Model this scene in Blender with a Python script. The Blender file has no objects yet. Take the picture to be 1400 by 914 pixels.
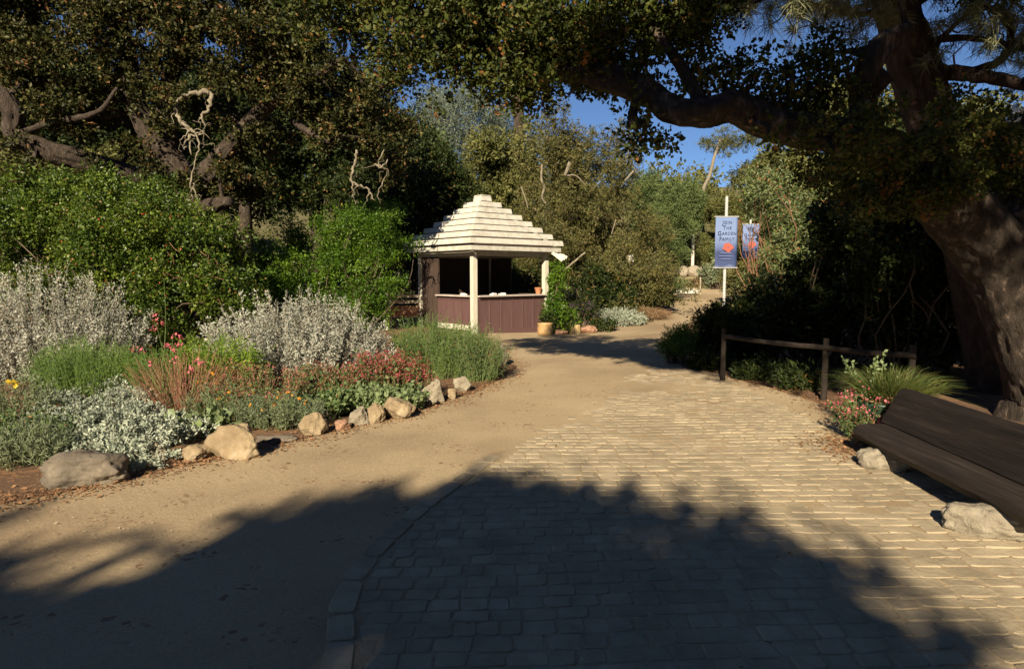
import bpy, bmesh, math, random
import numpy as np
from mathutils import Vector, Matrix, noise
from mathutils.geometry import delaunay_2d_cdt

# ------------------------------------------------------------------ camera, sky, sun, exposure
C = bpy.context.scene
R = math.radians
CAM_H, PITCH, FOC = 1.65, R(5.2), 900.0          # eye height, downward tilt, focal length for a 1400 px wide photo
cam_d = bpy.data.cameras.new("camera"); cam = bpy.data.objects.new("camera", cam_d)
C.collection.objects.link(cam)
cam.location = (0, 0, CAM_H); cam.rotation_euler = (R(90) - PITCH, 0, 0)
cam_d.sensor_width = 36; cam_d.lens = 36 * FOC / 1400; cam_d.clip_end = 1000; cam_d.clip_start = 0.05
C.camera = cam
SUN_EL, SUN_AZ = R(28), R(15.5)                  # sun behind the viewer's left shoulder
world = bpy.data.worlds.new("World"); C.world = world; world.use_nodes = True
wn = world.node_tree; bg = wn.nodes["Background"]
sky = wn.nodes.new("ShaderNodeTexSky"); sky.sky_type = 'NISHITA'; sky.sun_disc = False
sky.sun_elevation = SUN_EL; sky.sun_rotation = R(180) + SUN_AZ
sky.air_density = 0.62; sky.dust_density = 0.0; sky.ozone_density = 5.0
wn.links.new(sky.outputs[0], bg.inputs[0]); bg.inputs[1].default_value = 0.05
sun_d = bpy.data.lights.new("sun", 'SUN'); sun = bpy.data.objects.new("sun", sun_d); C.collection.objects.link(sun)
sun_d.energy = 5.0; sun_d.angle = R(0.53); sun_d.color = (1.0, 0.86, 0.63)
sun_dir = Vector((math.sin(SUN_AZ) * math.cos(SUN_EL), math.cos(SUN_AZ) * math.cos(SUN_EL), -math.sin(SUN_EL)))
sun.rotation_euler = sun_dir.to_track_quat('-Z', 'Y').to_euler()
C.view_settings.view_transform = 'Standard'; C.view_settings.look = 'None'
C.view_settings.exposure = 1.05; C.view_settings.gamma = 1.0
C.cycles.max_bounces = 6; C.cycles.diffuse_bounces = 2; C.cycles.transmission_bounces = 3; C.cycles.glossy_bounces = 2
C.cycles.transparent_max_bounces = 4

# ------------------------------------------------------------------ layout helpers
def H(x, y):
    z = 0.0
    d = y - 22
    if d > 0: z = 0.0036 * d * d if d < 30 else 3.24 + 0.216 * (d - 30)
    if d > 90: z = 16.2 + 0.1 * (d - 90)
    z -= 0.19 * math.exp(-((x - 2.0) ** 2 + (y - 20.0) ** 2) / 8.0)
    z += 1.6 * max(0, min(1, (y - 13) / 9)) * max(0, min(1, (-x - 5.0) / 5))
    return z
def ray(px, py):
    u, v = (px - 700) / FOC, (457 - py) / FOC
    return Vector((u, math.cos(PITCH) + v * math.sin(PITCH), -math.sin(PITCH) + v * math.cos(PITCH)))
def at(px, py, Y):
    d = ray(px, py); return Vector((0, 0, CAM_H)) + d * (Y / d.y)
def P(px, py, z=0.0):
    d = ray(px, py); return Vector((0, 0, CAM_H)) + d * ((z - CAM_H) / d.z)
def A(*a): return np.array(a, dtype=float)
def unit(v): return v / (np.linalg.norm(v, axis=-1, keepdims=True) + 1e-9)

# ------------------------------------------------------------------ materials
MATS = {}
def base_mat(name):
    m = bpy.data.materials.new(name); m.use_nodes = True
    nt = m.node_tree; return m, nt, nt.nodes["Principled BSDF"]
def node(nt, t, **kw):
    n = nt.nodes.new(t)
    for k, v in kw.items(): setattr(n, k, v)
    return n
def ramp(nt, stops):
    r = nt.nodes.new("ShaderNodeValToRGB"); e = r.color_ramp.elements
    while len(e) < len(stops): e.new(0.5)
    for i, (p, c) in enumerate(stops): e[i].position = p; e[i].color = (*c, 1)
    return r
def leaf_mat(name, cols, rough=0.45, trans=0.3, extra=(), cluster=None, spec=0.35):
    """cols: leaf-to-leaf colours; extra: rare colours [(share, colour)]; cluster: (colour, share) of withered sprays"""
    m, nt, b = base_mat(name)
    g = node(nt, "ShaderNodeNewGeometry")
    stops = []; x = 0; tot = 1 - sum(s for s, _ in extra)
    for i, c in enumerate(cols): stops.append((tot * i / len(cols), c))
    for s, c in extra: stops.append((tot, c)); tot += s
    r = ramp(nt, stops); r.color_ramp.interpolation = 'CONSTANT' if extra else 'LINEAR'
    nt.links.new(g.outputs["Random Per Island"], r.inputs[0])
    tc = node(nt, "ShaderNodeTexCoord")
    nz = node(nt, "ShaderNodeTexNoise"); nz.inputs["Scale"].default_value = 1.3; nz.inputs["Detail"].default_value = 2
    nt.links.new(tc.outputs["Object"], nz.inputs["Vector"])
    mr = node(nt, "ShaderNodeMapRange"); mr.inputs[1].default_value = 0.3; mr.inputs[2].default_value = 0.7
    mr.inputs[3].default_value = 0.7; mr.inputs[4].default_value = 1.3
    nt.links.new(nz.outputs[0], mr.inputs[0])
    hs = node(nt, "ShaderNodeHueSaturation"); nt.links.new(r.outputs[0], hs.inputs["Color"]); nt.links.new(mr.outputs[0], hs.inputs["Value"])
    mh = node(nt, "ShaderNodeMapRange"); mh.inputs[1].default_value = 0.3; mh.inputs[2].default_value = 0.7
    mh.inputs[3].default_value = 0.515; mh.inputs[4].default_value = 0.485
    nt.links.new(nz.outputs[0], mh.inputs[0]); nt.links.new(mh.outputs[0], hs.inputs["Hue"])
    col = hs.outputs[0]
    if cluster:
        n2 = node(nt, "ShaderNodeTexNoise"); n2.inputs["Scale"].default_value = 2.6; n2.inputs["Detail"].default_value = 1
        nt.links.new(tc.outputs["Object"], n2.inputs["Vector"])
        gt = node(nt, "ShaderNodeMath", operation='GREATER_THAN'); gt.inputs[1].default_value = cluster[1]
        nt.links.new(n2.outputs[0], gt.inputs[0])
        mx = node(nt, "ShaderNodeMix", data_type='RGBA'); nt.links.new(gt.outputs[0], mx.inputs[0])
        nt.links.new(col, mx.inputs[6]); mx.inputs[7].default_value = (*cluster[0], 1); col = mx.outputs[2]
    nt.links.new(col, b.inputs["Base Color"]); b.inputs["Roughness"].default_value = rough
    b.inputs["Specular IOR Level"].default_value = spec
    tr = node(nt, "ShaderNodeBsdfTranslucent"); nt.links.new(col, tr.inputs[0])
    ms = node(nt, "ShaderNodeMixShader"); ms.inputs[0].default_value = trans
    nt.links.new(b.outputs[0], ms.inputs[1]); nt.links.new(tr.outputs[0], ms.inputs[2])
    nt.links.new(ms.outputs[0], nt.nodes["Material Output"].inputs[0])
    MATS[name] = m; return m
def solid_mat(name, c1, c2, scale=8.0, rough=0.85, bump=0.3, bscale=30.0, stretch=(1, 1, 1), detail=5, island=0.0, third=None, bdist=0.02, spec=0.3, stain=0.0):
    m, nt, b = base_mat(name)
    tc = node(nt, "ShaderNodeTexCoord"); mp = node(nt, "ShaderNodeMapping"); mp.inputs["Scale"].default_value = stretch
    nt.links.new(tc.outputs["Object"], mp.inputs[0])
    n1 = node(nt, "ShaderNodeTexNoise"); n1.inputs["Scale"].default_value = scale; n1.inputs["Detail"].default_value = detail
    n1.inputs["Roughness"].default_value = 0.65
    nt.links.new(mp.outputs[0], n1.inputs["Vector"])
    st = [(0.32, c1), (0.68, c2)] if third is None else [(0.3, c1), (0.55, c2), (0.72, third)]
    r = ramp(nt, st); nt.links.new(n1.outputs[0], r.inputs[0]); col = r.outputs[0]
    if island:
        g = node(nt, "ShaderNodeNewGeometry"); mr = node(nt, "ShaderNodeMapRange")
        mr.inputs[3].default_value = 1 - island; mr.inputs[4].default_value = 1 + island
        nt.links.new(g.outputs["Random Per Island"], mr.inputs[0])
        hs = node(nt, "ShaderNodeHueSaturation"); nt.links.new(col, hs.inputs["Color"]); nt.links.new(mr.outputs[0], hs.inputs["Value"]); col = hs.outputs[0]
    if stain:
        n5 = node(nt, "ShaderNodeTexNoise"); n5.inputs["Scale"].default_value = 1.1; n5.inputs["Detail"].default_value = 6; n5.inputs["Roughness"].default_value = 0.7
        nt.links.new(tc.outputs["Object"], n5.inputs["Vector"]); m5 = node(nt, "ShaderNodeMapRange"); m5.inputs[1].default_value = 0.35; m5.inputs[2].default_value = 0.62
        m5.inputs[3].default_value = 1 - stain; m5.inputs[4].default_value = 1.06; nt.links.new(n5.outputs[0], m5.inputs[0])
        h5 = node(nt, "ShaderNodeHueSaturation"); nt.links.new(col, h5.inputs["Color"]); nt.links.new(m5.outputs[0], h5.inputs["Value"]); col = h5.outputs[0]
    nt.links.new(col, b.inputs["Base Color"]); b.inputs["Roughness"].default_value = rough
    b.inputs["Specular IOR Level"].default_value = spec
    if bump:
        n2 = node(nt, "ShaderNodeTexNoise"); n2.inputs["Scale"].default_value = bscale; n2.inputs["Detail"].default_value = 6
        n2.inputs["Roughness"].default_value = 0.7
        nt.links.new(mp.outputs[0], n2.inputs["Vector"])
        bp = node(nt, "ShaderNodeBump"); bp.inputs["Strength"].default_value = bump; bp.inputs["Distance"].default_value = bdist
        nt.links.new(n2.outputs[0], bp.inputs["Height"]); nt.links.new(bp.outputs[0], b.inputs["Normal"])
    MATS[name] = m; return m

def ground_mat(name, cols, litter, litter_amt, fine=90.0, big=0.5, bump=0.5):
    m, nt, b = base_mat(name)
    tc = node(nt, "ShaderNodeTexCoord")
    n1 = node(nt, "ShaderNodeTexNoise"); n1.inputs["Scale"].default_value = big; n1.inputs["Detail"].default_value = 7; n1.inputs["Roughness"].default_value = 0.6
    nt.links.new(tc.outputs["Object"], n1.inputs["Vector"])
    r = ramp(nt, [(0.32, cols[0]), (0.5, cols[1]), (0.68, cols[2])]); nt.links.new(n1.outputs[0], r.inputs[0])
    n2 = node(nt, "ShaderNodeTexNoise"); n2.inputs["Scale"].default_value = fine; n2.inputs["Detail"].default_value = 4; n2.inputs["Roughness"].default_value = 0.8
    nt.links.new(tc.outputs["Object"], n2.inputs["Vector"])
    mr = node(nt, "ShaderNodeMapRange"); mr.inputs[1].default_value = 0.3; mr.inputs[2].default_value = 0.7; mr.inputs[3].default_value = 0.72; mr.inputs[4].default_value = 1.26
    nt.links.new(n2.outputs[0], mr.inputs[0])
    hs = node(nt, "ShaderNodeHueSaturation"); nt.links.new(r.outputs[0], hs.inputs["Color"]); nt.links.new(mr.outputs[0], hs.inputs["Value"])
    v = node(nt, "ShaderNodeTexVoronoi"); v.inputs["Scale"].default_value = 34; nt.links.new(tc.outputs["Object"], v.inputs["Vector"])
    n3 = node(nt, "ShaderNodeTexNoise"); n3.inputs["Scale"].default_value = 2.2; n3.inputs["Detail"].default_value = 5
    nt.links.new(tc.outputs["Object"], n3.inputs["Vector"])
    sep = node(nt, "ShaderNodeSeparateColor"); nt.links.new(v.outputs["Color"], sep.inputs[0])
    mm = node(nt, "ShaderNodeMath", operation='MULTIPLY'); nt.links.new(sep.outputs[0], mm.inputs[0]); nt.links.new(n3.outputs[0], mm.inputs[1])
    gt = node(nt, "ShaderNodeMapRange"); gt.inputs[1].default_value = litter_amt; gt.inputs[2].default_value = litter_amt + 0.06
    nt.links.new(mm.outputs[0], gt.inputs[0])
    mx = node(nt, "ShaderNodeMix", data_type='RGBA'); nt.links.new(gt.outputs[0], mx.inputs[0]); nt.links.new(hs.outputs[0], mx.inputs[6]); mx.inputs[7].default_value = (*litter, 1)
    out = mx.outputs[2]
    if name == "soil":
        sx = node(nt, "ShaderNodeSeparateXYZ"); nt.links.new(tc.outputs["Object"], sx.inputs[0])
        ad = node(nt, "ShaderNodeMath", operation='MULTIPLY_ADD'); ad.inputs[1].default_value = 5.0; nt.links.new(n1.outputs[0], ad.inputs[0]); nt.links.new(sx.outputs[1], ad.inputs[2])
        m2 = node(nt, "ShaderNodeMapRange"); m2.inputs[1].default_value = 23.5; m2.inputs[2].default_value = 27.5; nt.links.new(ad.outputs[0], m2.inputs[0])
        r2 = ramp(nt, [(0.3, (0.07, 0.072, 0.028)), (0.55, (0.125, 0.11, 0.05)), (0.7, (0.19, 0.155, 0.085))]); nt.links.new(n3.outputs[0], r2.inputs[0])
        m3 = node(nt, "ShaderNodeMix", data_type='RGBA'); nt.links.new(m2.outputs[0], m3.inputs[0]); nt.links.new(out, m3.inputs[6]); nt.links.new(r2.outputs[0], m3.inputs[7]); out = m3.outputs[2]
    nt.links.new(out, b.inputs["Base Color"]); b.inputs["Roughness"].default_value = 0.95; b.inputs["Specular IOR Level"].default_value = 0.15
    n4 = node(nt, "ShaderNodeTexNoise"); n4.inputs["Scale"].default_value = 22; n4.inputs["Detail"].default_value = 8; n4.inputs["Roughness"].default_value = 0.75
    nt.links.new(tc.outputs["Object"], n4.inputs["Vector"])
    bp = node(nt, "ShaderNodeBump"); bp.inputs["Strength"].default_value = bump; bp.inputs["Distance"].default_value = 0.02
    nt.links.new(n4.outputs[0], bp.inputs["Height"]); nt.links.new(bp.outputs[0], b.inputs["Normal"])
    MATS[name] = m; return m

ground_mat("soil", [(0.10, 0.062, 0.040), (0.15, 0.09, 0.055), (0.21, 0.13, 0.08)], (0.24, 0.13, 0.07), 0.36, bump=0.9)
ground_mat("hill_soil", [(0.12, 0.09, 0.05), (0.2, 0.15, 0.08), (0.28, 0.21, 0.12)], (0.10, 0.11, 0.04), 0.3)
ground_mat("path_sand", [(0.26, 0.19, 0.118), (0.36, 0.275, 0.17), (0.42, 0.33, 0.212)], (0.22, 0.14, 0.085), 0.52, big=0.35, bump=0.45)
solid_mat("paver", (0.29, 0.235, 0.155), (0.37, 0.30, 0.20), scale=5, rough=0.85, bump=0.6, bscale=26, island=0.085, third=(0.41, 0.34, 0.235), bdist=0.014, stain=0.26)
solid_mat("bark", (0.028, 0.02, 0.014), (0.06, 0.043, 0.032), scale=7, bump=1.0, bscale=11, stretch=(1.6, 1.6, 0.5), third=(0.125, 0.10, 0.076), bdist=0.08)
solid_mat("bark_dark", (0.016, 0.012, 0.009), (0.05, 0.037, 0.028), scale=7, bump=1.0, bscale=12, stretch=(1.6, 1.6, 0.6), third=(0.21, 0.152, 0.118), bdist=0.06)
solid_mat("bark_pale", (0.12, 0.10, 0.07), (0.27, 0.23, 0.165), scale=9, bump=0.6, bscale=20, bdist=0.03)
solid_mat("bark_pine", (0.02, 0.013, 0.01), (0.06, 0.04, 0.03), scale=6, bump=1.0, bscale=9, stretch=(1.5, 1.5, 0.6), third=(0.11, 0.075, 0.055), bdist=0.06)
solid_mat("twig", (0.07, 0.05, 0.035), (0.15, 0.11, 0.075), scale=12, bump=0)
solid_mat("stem_red", (0.16, 0.075, 0.045), (0.25, 0.13, 0.075), scale=12, bump=0)
solid_mat("stem_green", (0.07, 0.11, 0.03), (0.12, 0.16, 0.05), scale=12, bump=0)
solid_mat("stem_grey", (0.16, 0.13, 0.09), (0.26, 0.22, 0.16), scale=12, bump=0)
solid_mat("sandstone", (0.16, 0.115, 0.066), (0.27, 0.205, 0.125), scale=4, bump=0.7, bscale=14, third=(0.40, 0.325, 0.225), bdist=0.03)
solid_mat("greystone", (0.08, 0.065, 0.05), (0.15, 0.125, 0.095), scale=5, bump=0.8, bscale=14, third=(0.24, 0.2, 0.145), bdist=0.03)
solid_mat("redstone", (0.22, 0.12, 0.075), (0.34, 0.2, 0.13), scale=5, bump=0.6, bscale=14)
solid_mat("whitestone", (0.19, 0.16, 0.115), (0.335, 0.29, 0.22), scale=9, bump=0.8, bscale=22, bdist=0.04)
solid_mat("white_paint", (0.36, 0.335, 0.275), (0.51, 0.49, 0.43), scale=4.5, rough=0.6, third=(0.55, 0.53, 0.47), bump=0.12, bscale=25, stretch=(1, 1, 1))
solid_mat("white_post", (0.46, 0.43, 0.35), (0.58, 0.55, 0.46), scale=5, rough=0.65, bump=0.2, bscale=20, stretch=(3, 3, 0.5))
solid_mat("mauve_wood", (0.088, 0.047, 0.045), (0.12, 0.066, 0.063), scale=3, rough=0.7, bump=0.15, bscale=22, stretch=(5, 5, 0.4))
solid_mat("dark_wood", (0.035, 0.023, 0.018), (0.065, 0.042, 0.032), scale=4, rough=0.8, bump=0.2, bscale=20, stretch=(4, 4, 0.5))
solid_mat("grey_cap", (0.36, 0.30, 0.27), (0.46, 0.40, 0.36), scale=6, bump=0.2)
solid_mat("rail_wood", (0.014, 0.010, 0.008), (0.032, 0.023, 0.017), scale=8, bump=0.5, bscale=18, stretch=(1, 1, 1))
solid_mat("rail_pale", (0.30, 0.25, 0.19), (0.42, 0.36, 0.28), scale=8, bump=0.4)
solid_mat("terracotta", (0.36, 0.145, 0.07), (0.45, 0.20, 0.10), scale=7, bump=0.2)
solid_mat("tan_glaze", (0.34, 0.21, 0.095), (0.44, 0.29, 0.145), scale=6, rough=0.35, bump=0.15, bscale=20, spec=0.5)
solid_mat("green_glaze", (0.012, 0.03, 0.016), (0.025, 0.05, 0.028), scale=6, rough=0.35, bump=0.1, spec=0.5)
solid_mat("stump_wood", (0.38, 0.26, 0.12), (0.5, 0.37, 0.19), scale=8, bump=0.5)
solid_mat("metal_grey", (0.36, 0.36, 0.35), (0.45, 0.45, 0.44), scale=5, rough=0.45, bump=0)
solid_mat("white_metal", (0.6, 0.6, 0.57), (0.7, 0.7, 0.67), scale=5, rough=0.35, bump=0)
solid_mat("label_metal", (0.20, 0.17, 0.14), (0.25, 0.22, 0.185), scale=9, rough=0.5, bump=0)
solid_mat("letter_blue", (0.03, 0.045, 0.10), (0.03, 0.045, 0.10), bump=0)
solid_mat("letter_pale", (0.10, 0.13, 0.27), (0.10, 0.13, 0.27), bump=0)
solid_mat("flower_red", (0.34, 0.07, 0.055), (0.42, 0.11, 0.08), bump=0)
solid_mat("litter", (0.15, 0.075, 0.035), (0.30, 0.17, 0.085), scale=15, bump=0, island=0.45)
solid_mat("pebble", (0.30, 0.23, 0.15), (0.42, 0.34, 0.23), scale=15, bump=0, island=0.3)
solid_mat("paper", (0.6, 0.6, 0.58), (0.7, 0.7, 0.68), bump=0)

leaf_mat("oak_leaf", [(0.024, 0.034, 0.008), (0.055, 0.068, 0.014), (0.10, 0.105, 0.026), (0.065, 0.085, 0.016)], rough=0.5, trans=0.28, extra=[(0.05, (0.19, 0.095, 0.03))], cluster=((0.27, 0.12, 0.035), 0.70), spec=0.18)
leaf_mat("oak_leaf_olive", [(0.018, 0.021, 0.006), (0.042, 0.044, 0.012), (0.085, 0.082, 0.026), (0.03, 0.034, 0.009)], rough=0.45, trans=0.18, extra=[(0.05, (0.15, 0.085, 0.035))], cluster=((0.22, 0.11, 0.045), 0.71), spec=0.15)
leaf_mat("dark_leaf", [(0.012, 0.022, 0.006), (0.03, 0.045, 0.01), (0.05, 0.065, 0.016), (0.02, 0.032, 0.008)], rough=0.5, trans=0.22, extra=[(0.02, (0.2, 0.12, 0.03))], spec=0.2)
leaf_mat("shrub_leaf", [(0.038, 0.068, 0.008), (0.08, 0.13, 0.014), (0.125, 0.175, 0.02), (0.055, 0.092, 0.010)], rough=0.42, trans=0.3, extra=[(0.03, (0.2, 0.15, 0.05))])
leaf_mat("bright_leaf", [(0.05, 0.105, 0.008), (0.088, 0.175, 0.013), (0.13, 0.225, 0.02), (0.065, 0.13, 0.010)], rough=0.42, trans=0.38)
leaf_mat("silver_leaf", [(0.24, 0.25, 0.21), (0.335, 0.345, 0.295), (0.42, 0.425, 0.37), (0.27, 0.265, 0.215)], rough=0.8, trans=0.1, spec=0.1)
leaf_mat("silver_green", [(0.19, 0.23, 0.175), (0.28, 0.32, 0.25), (0.37, 0.40, 0.32), (0.24, 0.265, 0.20)], rough=0.8, trans=0.12, spec=0.1)
leaf_mat("grey_green", [(0.09, 0.115, 0.06), (0.14, 0.17, 0.09), (0.19, 0.22, 0.13)], rough=0.7, trans=0.2)
leaf_mat("feather_green", [(0.065, 0.135, 0.018), (0.10, 0.185, 0.025), (0.14, 0.22, 0.04)], rough=0.5, trans=0.35)
leaf_mat("lime_leaf", [(0.11, 0.2, 0.012), (0.16, 0.27, 0.02), (0.22, 0.31, 0.03)], rough=0.5, trans=0.4)
leaf_mat("rosemary", [(0.07, 0.125, 0.024), (0.11, 0.18, 0.032), (0.15, 0.22, 0.05), (0.11, 0.16, 0.065)], rough=0.5, trans=0.25)
leaf_mat("herb_leaf", [(0.065, 0.11, 0.035), (0.10, 0.155, 0.05), (0.15, 0.19, 0.075)], rough=0.5, trans=0.25, extra=[(0.06, (0.22, 0.12, 0.05))])
leaf_mat("big_leaf", [(0.11, 0.16, 0.06), (0.16, 0.21, 0.085), (0.2, 0.25, 0.12)], rough=0.5, trans=0.25)
leaf_mat("juniper", [(0.065, 0.063, 0.016), (0.10, 0.094, 0.024), (0.135, 0.12, 0.035), (0.07, 0.075, 0.02)], rough=0.6, trans=0.15, extra=[(0.06, (0.16, 0.12, 0.07))])
leaf_mat("far_olive", [(0.055, 0.065, 0.016), (0.095, 0.10, 0.025), (0.13, 0.13, 0.035)], rough=0.6, trans=0.2)
leaf_mat("far_green", [(0.05, 0.075, 0.022), (0.085, 0.12, 0.035), (0.12, 0.155, 0.05)], rough=0.6, trans=0.2)
leaf_mat("blue_leaf", [(0.075, 0.10, 0.07), (0.11, 0.14, 0.10), (0.15, 0.175, 0.13)], rough=0.6, trans=0.2)
leaf_mat("euca_leaf", [(0.075, 0.11, 0.035), (0.12, 0.155, 0.06), (0.19, 0.22, 0.11), (0.10, 0.13, 0.03)], rough=0.45, trans=0.25, extra=[(0.06, (0.30, 0.14, 0.06))])
leaf_mat("needle", [(0.10, 0.12, 0.05), (0.15, 0.165, 0.075), (0.2, 0.2, 0.105)], rough=0.55, trans=0.2)
leaf_mat("grass_blade", [(0.05, 0.085, 0.015), (0.085, 0.115, 0.025), (0.17, 0.145, 0.05), (0.065, 0.10, 0.02)], rough=0.5, trans=0.3)
leaf_mat("thatch", [(0.14, 0.085, 0.04), (0.21, 0.13, 0.065), (0.28, 0.19, 0.10)], rough=0.8, trans=0.2)
leaf_mat("petal_red", [(0.30, 0.05, 0.05), (0.38, 0.085, 0.08), (0.22, 0.055, 0.045)], rough=0.7, trans=0.25)
leaf_mat("petal_rust", [(0.30, 0.10, 0.07), (0.38, 0.14, 0.10), (0.24, 0.11, 0.07)], rough=0.7, trans=0.25)
leaf_mat("petal_pink", [(0.62, 0.14, 0.18), (0.70, 0.23, 0.26), (0.52, 0.10, 0.13)], rough=0.7, trans=0.3)
leaf_mat("petal_orange", [(0.70, 0.22, 0.015), (0.78, 0.30, 0.02)], rough=0.6, trans=0.3)
leaf_mat("petal_yellow", [(0.75, 0.50, 0.03), (0.8, 0.55, 0.05)], rough=0.6, trans=0.3)
leaf_mat("petal_purple", [(0.18, 0.10, 0.2), (0.26, 0.16, 0.28), (0.12, 0.08, 0.12)], rough=0.7, trans=0.2)
leaf_mat("berry", [(0.40, 0.04, 0.025), (0.5, 0.08, 0.04)], rough=0.4, trans=0.1)

# ------------------------------------------------------------------ object helpers
def root_loc(o):
    l = Vector((0, 0, 0))
    while o is not None: l += o.location; o = o.parent
    return l
def tag(o, label=None, cat=None, group=None, kind=None):
    if label: o["label"] = label
    if cat: o["category"] = cat
    if group: o["group"] = group
    if kind: o["kind"] = kind
    return o
def thing(name, loc, label, cat, group=None):
    o = bpy.data.objects.new(name, None); C.collection.objects.link(o)
    o.location = loc; o.empty_display_size = 0.2
    return tag(o, label, cat, group)
def mk(name, V, F, mat, parent=None, loc=None, smooth=False):
    """one mesh object from world-space vertices; F is an (m,4) array or a list of tuples"""
    V = np.asarray(V, dtype=np.float32).reshape(-1, 3)
    off = root_loc(parent) if parent is not None else Vector(loc if loc is not None else (0, 0, 0))
    V = V - np.array(off, dtype=np.float32)
    me = bpy.data.meshes.new(name)
    if isinstance(F, np.ndarray):
        n = F.shape[1]
        me.vertices.add(len(V)); me.vertices.foreach_set('co', V.ravel())
        me.loops.add(F.size); me.loops.foreach_set('vertex_index', F.astype(np.int32).ravel())
        me.polygons.add(len(F)); me.polygons.foreach_set('loop_start', np.arange(0, F.size, n, dtype=np.int32))
        me.update(calc_edges=True)
    else:
        me.from_pydata([tuple(map(float, v)) for v in V], [], F); me.update()
    me.polygons.foreach_set('use_smooth', np.full(len(me.polygons), bool(smooth)))
    me.materials.append(MATS[mat])
    o = bpy.data.objects.new(name, me); C.collection.objects.link(o)
    if parent is not None: o.parent = parent
    elif loc is not None: o.location = loc
    return o
class MB:
    """collects quads of one material for one mesh"""
    def __init__(s): s.V = []; s.F = []; s.n = 0
    def add(s, V, F):
        V = np.asarray(V, dtype=float).reshape(-1, 3); s.V.append(V); s.F.append(np.asarray(F) + s.n); s.n += len(V); return s
    def quads(s, V):
        V = np.asarray(V, dtype=float).reshape(-1, 3); return s.add(V, np.arange(len(V)).reshape(-1, 4))
    def box(s, c, size, axes=None, taper=1.0):
        c = A(*c); hx, hy, hz = [k / 2 for k in size]
        ax = np.eye(3) if axes is None else np.array(axes, dtype=float)
        vs = []
        for z in (-1, 1):
            t = taper if z > 0 else 1.0
            for (x, y) in ((-1, -1), (1, -1), (1, 1), (-1, 1)): vs.append(c + ax[0] * x * hx * t + ax[1] * y * hy * t + ax[2] * z * hz)
        return s.add(vs, [[3, 2, 1, 0], [4, 5, 6, 7], [0, 1, 5, 4], [1, 2, 6, 5], [2, 3, 7, 6], [3, 0, 4, 7]])
    def bar(s, a, b, w, h, up=(0, 0, 1)):
        a, b = A(*a), A(*b); d = unit(b - a); u = A(*up); side = unit(np.cross(d, u)); u2 = np.cross(side, d)
        return s.box((a + b) / 2, (np.linalg.norm(b - a), w, h), (d, side, u2))
    def tube(s, pts, rad, n=7, rough=0.0, seed=0, cap=True, bark=0.0):
        pts = np.asarray(pts, dtype=float); m = len(pts)
        rad = np.asarray(rad, dtype=float) if np.ndim(rad) else np.full(m, float(rad))
        T = np.gradient(pts, axis=0); T = unit(T)
        ref = A(0, 0, 1) if abs(T[0][2]) < 0.9 else A(1, 0, 0)
        u = unit(np.cross(T[0], ref)); rings = []; rg = np.random.default_rng(seed)
        arc = np.concatenate([[0], np.cumsum(np.linalg.norm(np.diff(pts, axis=0), axis=1))])
        for i in range(m):
            u = unit(u - T[i] * np.dot(u, T[i])); w = np.cross(T[i], u)
            a = np.arange(n) / n * 2 * np.pi
            rr = rad[i] * (1 + (rg.normal(0, rough, n) if rough else np.zeros(n)))
            if bark:
                k = 0.5 + 1.0 / max(rad[i], 0.05) * 0.25
                for q in range(n):
                    ca, sa = math.cos(a[q]), math.sin(a[q]); R_ = rad[i]
                    v = Vector((ca * R_ * 9 + seed, sa * R_ * 9, arc[i] * 2.6)); lump = noise.noise(Vector((ca * 1.6, sa * 1.6 + seed, arc[i] * 1.1)))
                    ridge = 1 - 2 * abs(noise.noise(v)) ; r2 = 1 - 2 * abs(noise.noise(v * 2.3))
                    rr[q] += bark * (0.030 * ridge + 0.014 * r2) + lump * 0.09 * R_
            rings.append(pts[i] + (np.cos(a) * rr)[:, None] * u + (np.sin(a) * rr)[:, None] * w)
        if cap:
            rings.insert(0, np.repeat(pts[:1], n, 0) + (rings[0] - pts[0]) * 0.02); rings.append(np.repeat(pts[-1:], n, 0) + (rings[-1] - pts[-1]) * 0.02)
        m = len(rings); V = np.concatenate(rings); F = []
        for i in range(m - 1):
            for k in range(n): F.append([i * n + k, i * n + (k + 1) % n, (i + 1) * n + (k + 1) % n, (i + 1) * n + k])
        return s.add(V, F)
    def lathe(s, c, prof, n=24):
        V = []; F = []
        for r, z in prof:
            for k in range(n): V.append((c[0] + r * math.cos(2 * math.pi * k / n), c[1] + r * math.sin(2 * math.pi * k / n), c[2] + z))
        for i in range(len(prof) - 1):
            for k in range(n): F.append([i * n + k, i * n + (k + 1) % n, (i + 1) * n + (k + 1) % n, (i + 1) * n + k])
        return s.add(V, F)
    def build(s, name, mat, parent=None, loc=None, smooth=False):
        return mk(name, np.concatenate(s.V), np.concatenate([f.reshape(-1, 4) for f in s.F]), mat, parent, loc, smooth)
def smooth_path(pts, k=5):
    """Catmull-Rom resampling; pts rows may carry a radius as 4th column"""
    p = np.asarray(pts, dtype=float)
    if len(p) < 3: k = max(k, 2)
    q = np.vstack([2 * p[0] - p[1], p, 2 * p[-1] - p[-2]]); out = []
    for i in range(1, len(q) - 2):
        for j in range(k):
            t = j / k; a, b, c, d = q[i - 1], q[i], q[i + 1], q[i + 2]
            out.append(0.5 * (2 * b + (c - a) * t + (2 * a - 5 * b + 4 * c - d) * t * t + (3 * b - a - 3 * c + d) * t ** 3))
    out.append(p[-1]); return np.array(out)

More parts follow.
